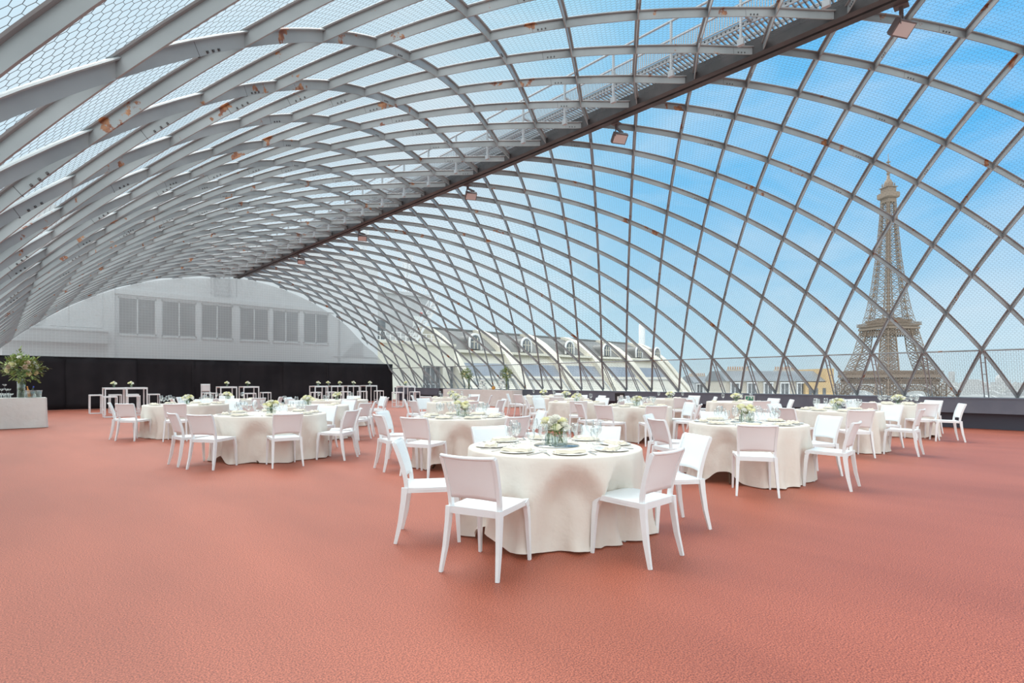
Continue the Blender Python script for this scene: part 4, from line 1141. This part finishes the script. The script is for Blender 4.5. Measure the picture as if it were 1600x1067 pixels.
house(1085, 1150, 150, 588, 598, 12, 'smaller grey zinc roof house near the cream building end', False, 4, wallm='concrete')

# ------------------------------------------------------------------ iron lattice tower
ZT_ = 666.; XT = (1388-800)/F_PX*ZT_; tx, ty = c2w(XT, ZT_)
view_ang = math.atan2(ty, tx)
tower = empty('lattice_tower', (tx, ty, -49), view_ang+R(45), 'tall brown iron lattice tower tapering to an antenna, seen beyond the right parapet', 'tower')
WPTS = [(0, 62.5), (30, 47), (57, 34), (85, 25.5), (115, 20), (139, 15.6), (165, 12.4), (201, 9.2), (248, 6.4), (276, 5.2)]
LPTS = [(0, 25), (57, 15.5), (115, 9.5), (139, 6.6), (165, 5.0), (201, 3.6), (276, 2.2)]
def ip(T, z):
    for (a, va), (c, vc) in zip(T[:-1], T[1:]):
        if a <= z <= c: return va+(vc-va)*(z-a)/(c-a)
    return T[-1][1]
lv1 = [12+9*k for k in range(6)]+[62, 68, 76, 84, 92, 100, 107, 113]
def leg_mesh(sx, sy, levels, wd):
    b = MB()
    def cs(z):
        w = ip(WPTS, z); l = ip(LPTS, z); i = w-l
        return [Vector((sx*w, sy*w, z)), Vector((sx*i, sy*w, z)), Vector((sx*i, sy*i, z)), Vector((sx*w, sy*i, z))]
    for z0, z1 in zip(levels[:-1], levels[1:]):
        A, B = cs(z0), cs(z1)
        for k in range(4):
            b.bar(A[k], B[k], wd*1.5)
            k2 = (k+1) % 4
            b.bar(A[k], B[k2], wd); b.bar(A[k2], B[k], wd); b.bar(B[k], B[k2], wd)
            mA, mB = (A[k]+A[k2])/2, (B[k]+B[k2])/2
            b.bar(mA, (A[k]+B[k])/2, wd*.7); b.bar(mA, (A[k2]+B[k2])/2, wd*.7); b.bar(mB, (A[k]+B[k])/2, wd*.7); b.bar(mB, (A[k2]+B[k2])/2, wd*.7)
    return b
for sx in (-1, 1):
    for sy in (-1, 1):
        leg_mesh(sx, sy, lv1, .5).build('tower_leg', M['iron'], tower)
lv2 = [118]; 
while lv2[-1] < 268: lv2.append(lv2[-1]+max(5.2, 9.5-.03*(lv2[-1]-118)))
b = MB()
for sx in (-1, 1):
    for sy in (-1, 1):
        q = leg_mesh(sx, sy, lv2, .3); b.add(q.v, q.f)
for z0, z1 in zip(lv2[:-1], lv2[1:]):
    w0, w1 = ip(WPTS, z0), ip(WPTS, z1); l0, l1 = w0-ip(LPTS, z0), w1-ip(LPTS, z1)
    for a in range(4):
        Q = Matrix.Rotation(a*PI/2, 3, 'Z')
        b.bar(Q @ Vector((-l0, w0, z0)), Q @ Vector((l1, w1, z1)), .45); b.bar(Q @ Vector((l0, w0, z0)), Q @ Vector((-l1, w1, z1)), .45)
        b.bar(Q @ Vector((-w1, w1, z1)), Q @ Vector((w1, w1, z1)), .55)
for sx in (-1.6, 1.6):
    b.bar((sx, 0, 118), (sx, 0, 270), .9)
b.build('upper_shaft', M['iron'], tower)
def ring(b, w, z, h, t=.6):
    for a in range(4):
        Q = Matrix.Rotation(a*PI/2, 4, 'Z'); b.box(-w, w, w-t, w, z, z+h, Q)
def frieze(b, w, z0, z1, n, wd):
    for a in range(4):
        Q = Matrix.Rotation(a*PI/2, 3, 'Z')
        for k in range(n):
            x0, x1 = -w+2*w*k/n, -w+2*w*(k+1)/n
            b.bar(Q @ Vector((x0, w, z0)), Q @ Vector((x1, w, z1)), wd); b.bar(Q @ Vector((x1, w, z0)), Q @ Vector((x0, w, z1)), wd); b.bar(Q @ Vector((x0, w, z0)), Q @ Vector((x0, w, z1)), wd)
b = MB(); b.box(-37, 37, -37, 37, 56.6, 57.6); ring(b, 37.5, 53.4, 3.2); ring(b, 35, 46, .9); ring(b, 35.5, 50.8, .8)
frieze(b, 35, 46.5, 53.4, 26, .55); frieze(b, 37.3, 57.6, 61, 30, .3); ring(b, 37.3, 61, .5)
b.box(-30, 30, 20, 33, 57.6, 61.5); b.box(-30, 30, -33, -20, 57.6, 61.5); b.box(20, 33, -19, 19, 57.6, 61.5); b.box(-33, -20, -19, 19, 57.6, 61.5)
b.build('lower_platform', M['iron'], tower)
b = MB(); b.box(-21.5, 21.5, -21.5, 21.5, 114.6, 115.8); ring(b, 22, 111.5, 2.6); ring(b, 20.6, 104, .7); frieze(b, 20.4, 104, 111.5, 12, .5); ring(b, 23, 115.8, 1.0); frieze(b, 23, 116.4, 119.5, 20, .25); ring(b, 23, 119.4, .4)
b.box(-14, 14, -14, 14, 115.8, 120.5); b.box(-17, 17, -17, 17, 120.5, 121.4); ring(b, 16.5, 121.4, 2.0, .4); b.box(-10, 10, -10, 10, 121.4, 125.5)
b.build('middle_platform', M['iron'], tower)
b = MB(); b.box(-5.8, 5.8, -5.8, 5.8, 266, 271); b.box(-7.6, 7.6, -7.6, 7.6, 271, 272); b.box(-8.2, 8.2, -8.2, 8.2, 272, 277.5); b.box(-7.2, 7.2, -7.2, 7.2, 277.5, 278.2); b.box(-5.6, 5.6, -5.6, 5.6, 278.2, 284)
b.box(-6.8, 6.8, -6.8, 6.8, 284, 284.8); b.lathe([(5.0, 284.8), (4.8, 289), (3.6, 292.5), (1.8, 295), (1.6, 299), (.001, 299)], 14)
for k in range(10): a = k*.63; b.bar((6.4*math.cos(a), 6.4*math.sin(a), 284.8), (6.6*math.cos(a), 6.6*math.sin(a), 289.5), .5)
b.build('top_platform', M['iron'], tower)
b = MB(); b.lathe([(1.3, 298), (1.1, 308), (.8, 309), (.7, 318), (.35, 319), (.3, 326), (.001, 326)], 8)
for z in (301, 304, 307, 311, 315): b.box(-1.6, 1.6, -1.6, 1.6, z, z+1.2)
b.build('antenna', M['iron'], tower)
for a in range(4):
    Q = Matrix.Rotation(a*PI/2, 3, 'Z'); b = MB(); n = 22
    for k in range(n):
        f0, f1 = PI*(k/n), PI*((k+1)/n)
        p = [Vector((r_*math.cos(f), 38, 8+z_*math.sin(f))) for f in (f0, f1) for r_, z_ in ((37, 31), (41, 36))]
        p = [Q @ v for v in p]
        b.bar(p[0], p[2], .8); b.bar(p[1], p[3], .8); b.bar(p[0], p[3], .5); b.bar(p[1], p[2], .5)
        pr = Q @ Vector((41*math.cos(f0), 38, 46)); b.bar(p[1], pr, .45)
    b.build('arch', M['iron'], tower)

# ------------------------------------------------------------------ distant city
b = MB(); n = 72; ring0 = []
rads = [45, 300, 900, 2500, 8000]
P = [[(10+r_*math.cos(2*PI*k/n), 15+r_*math.sin(2*PI*k/n), -49) for k in range(n+1)] for r_ in rads]; b.grid(P, False, True)
g = b.build('city_ground', M['ground']); tag(g, 'city ground far below the terrace', 'ground', kind='structure')
b = MB(); rnd = random.Random(5)
for k in range(2600):
    Z = 450*math.exp(rnd.random()*2.6); u = rnd.uniform(-1.0, 1.2); X = u*Z
    if abs(X/Z-.687) < .15 and Z < 900: continue
    x, y = c2w(X, Z)
    if any(math.hypot(x-a, y-c) < 90 for a, c in (c2w((1563-800)/F_PX*3600, 3600), c2w((1487-800)/F_PX*2600, 2600))): continue
    w, d = rnd.uniform(8, 26), rnd.uniform(8, 22); h = rnd.uniform(16, 36) * (1.0 if rnd.random() < .985 else 1.5)
    b.box(x-w/2, x+w/2, y-d/2, y+d/2, -49, -49+h)
    b.prism([(y-d/2, -49+h), (y-d*.2, -49+h+3.5), (y+d*.2, -49+h+3.5), (y+d/2, -49+h)], 0, x-w/2, x+w/2)
cty = b.build('distant_city', M['city']); tag(cty, 'pale distant rooftops of the city spreading to the horizon', 'city', kind='stuff')
Zd = 3600; x, y = c2w((1445-800+118)/F_PX*Zd, Zd)
dm = empty('domed_church', (x, y, -49), 0, 'faint distant dome on the skyline at far right', 'church')
b = MB(); b.box(-40, 40, -40, 40, 0, 40); b.lathe([(26, 40), (26, 62), (24, 70), (17, 82), (6, 90), (4, 104), (.1, 112)], 20); b.build('dome', M['city'], dm)
Zd = 2600; x, y = c2w((1487-800)/F_PX*Zd, Zd)
b = MB(); b.box(-11, 11, -11, 11, 0, 92); b.box(-25, -14, -8, 8, 0, 74); b.box(14, 22, -8, 8, 0, 80)
o = b.build('tower_block', M['city'], loc=(x, y, -49)); tag(o, 'distant grey tower block on the skyline right of the iron tower', 'building')

# ------------------------------------------------------------------ sky, sun, camera
w = bpy.data.worlds.new('sky'); bpy.context.scene.world = w; w.use_nodes = True
nt = w.node_tree; L = nt.links.new; bg = nt.nodes['Background']
tc = nt.nodes.new('ShaderNodeTexCoord')
def math_(op, a=None, b_=None, v1=None, v2=None):
    n = nt.nodes.new('ShaderNodeMath'); n.operation = op
    if a is not None: L(a, n.inputs[0])
    if b_ is not None: L(b_, n.inputs[1])
    if v1 is not None: n.inputs[0].default_value = v1
    if v2 is not None: n.inputs[1].default_value = v2
    return n.outputs[0]
def dirn(px, py):
    u, v = (px-800)/F_PX, (Y0-py)/F_PX; x, y = c2w(u, 1); d = Vector((x, y, v)).normalized(); return d
def lobe(px, py, lo, hi):
    d = nt.nodes.new('ShaderNodeVectorMath'); d.operation = 'DOT_PRODUCT'; L(tc.outputs['Generated'], d.inputs[0]); d.inputs[1].default_value = dirn(px, py)
    m_ = nt.nodes.new('ShaderNodeMapRange'); m_.interpolation_type = 'SMOOTHSTEP'; m_.inputs['From Min'].default_value = lo; m_.inputs['From Max'].default_value = hi; L(d.outputs['Value'], m_.inputs['Value']); return m_.outputs['Result']
noi = nt.nodes.new('ShaderNodeTexNoise'); noi.inputs['Scale'].default_value = 3.2; noi.inputs['Detail'].default_value = 6; noi.inputs['Roughness'].default_value = .55; noi.inputs['Distortion'].default_value = .6
mp = nt.nodes.new('ShaderNodeMapping'); mp.inputs['Scale'].default_value = (1, 1, 2.6); L(tc.outputs['Generated'], mp.inputs['Vector']); L(mp.outputs['Vector'], noi.inputs['Vector'])
cr = nt.nodes.new('ShaderNodeMapRange'); cr.inputs['From Min'].default_value = .42; cr.inputs['From Max'].default_value = .72; L(noi.outputs['Fac'], cr.inputs['Value'])
sep = nt.nodes.new('ShaderNodeSeparateXYZ'); L(tc.outputs['Generated'], sep.inputs[0])
def mixc(fac, a, b_):
    m_ = nt.nodes.new('ShaderNodeMix'); m_.data_type = 'RGBA'; L(fac, m_.inputs['Factor'])
    for s, v in (('A', a), ('B', b_)):
        if isinstance(v, tuple): m_.inputs[s].default_value = (*v, 1)
        else: L(v, m_.inputs[s])
    return m_.outputs['Result']
base = (.30, .545, .70); azure = (.085, .39, .73); white = (.62, .685, .725)
az = math_('MULTIPLY', lobe(1450, 290, .80, .995), None, None, 1.0)
c1 = mixc(az, base, azure)
mid = math_('MULTIPLY', lobe(1000, 420, .86, .99), None, None, .30)
c1 = mixc(mid, c1, (.24, .50, .69))
lowz = nt.nodes.new('ShaderNodeMapRange'); lowz.inputs['From Min'].default_value = .32; lowz.inputs['From Max'].default_value = .0; lowz.inputs['To Max'].default_value = .95; L(sep.outputs['Z'], lowz.inputs['Value'])
c2 = mixc(lowz.outputs['Result'], c1, (.47, .62, .67))
lf = math_('MULTIPLY', lobe(380, 330, .80, .985), None, None, .6)
c3 = mixc(lf, c2, white)
cl = math_('MULTIPLY', cr.outputs['Result'], None, None, .45)
c4 = mixc(cl, c3, white)
bd = Vector((*c2w(-.1, -1), .75)).normalized()      # unseen brighter sky added behind and above the camera as fill light
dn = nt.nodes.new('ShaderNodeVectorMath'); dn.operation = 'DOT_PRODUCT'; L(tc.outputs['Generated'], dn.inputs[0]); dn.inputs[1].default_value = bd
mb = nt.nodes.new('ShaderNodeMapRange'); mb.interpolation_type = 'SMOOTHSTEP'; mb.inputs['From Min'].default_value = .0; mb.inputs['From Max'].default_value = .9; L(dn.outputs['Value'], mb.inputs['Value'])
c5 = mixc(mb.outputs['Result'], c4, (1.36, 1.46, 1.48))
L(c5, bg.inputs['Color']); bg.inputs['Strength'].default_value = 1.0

sun = bpy.data.lights.new('sun', 'SUN'); so = bpy.data.objects.new('sun', sun); col.objects.link(so)
sun.energy = 2.7; sun.angle = R(50); sun.color = (1, .97, .92)
sx, sy = c2w(-.35, .55)
d = Vector((sx, sy, 1.05)).normalized(); so.rotation_mode = 'QUATERNION'; so.rotation_quaternion = d.to_track_quat('Z', 'Y')

cam = bpy.data.cameras.new('camera'); co = bpy.data.objects.new('camera', cam); col.objects.link(co)
cam.sensor_width = 36; cam.sensor_fit = 'HORIZONTAL'; cam.lens = F_PX/1600*36; cam.shift_y = (Y0-533.5)/1600; cam.clip_end = 20000; cam.clip_start = .05
co.location = (0, 0, EYE); co.rotation_euler = (R(90), 0, -TH)
sc_ = bpy.context.scene; sc_.camera = co
sc_.view_settings.view_transform = 'Standard'; sc_.view_settings.look = 'None'; sc_.view_settings.gamma = 1; sc_.view_settings.exposure = .42
sc_.cycles.transparent_max_bounces = 24; sc_.cycles.max_bounces = 8; sc_.cycles.diffuse_bounces = 5
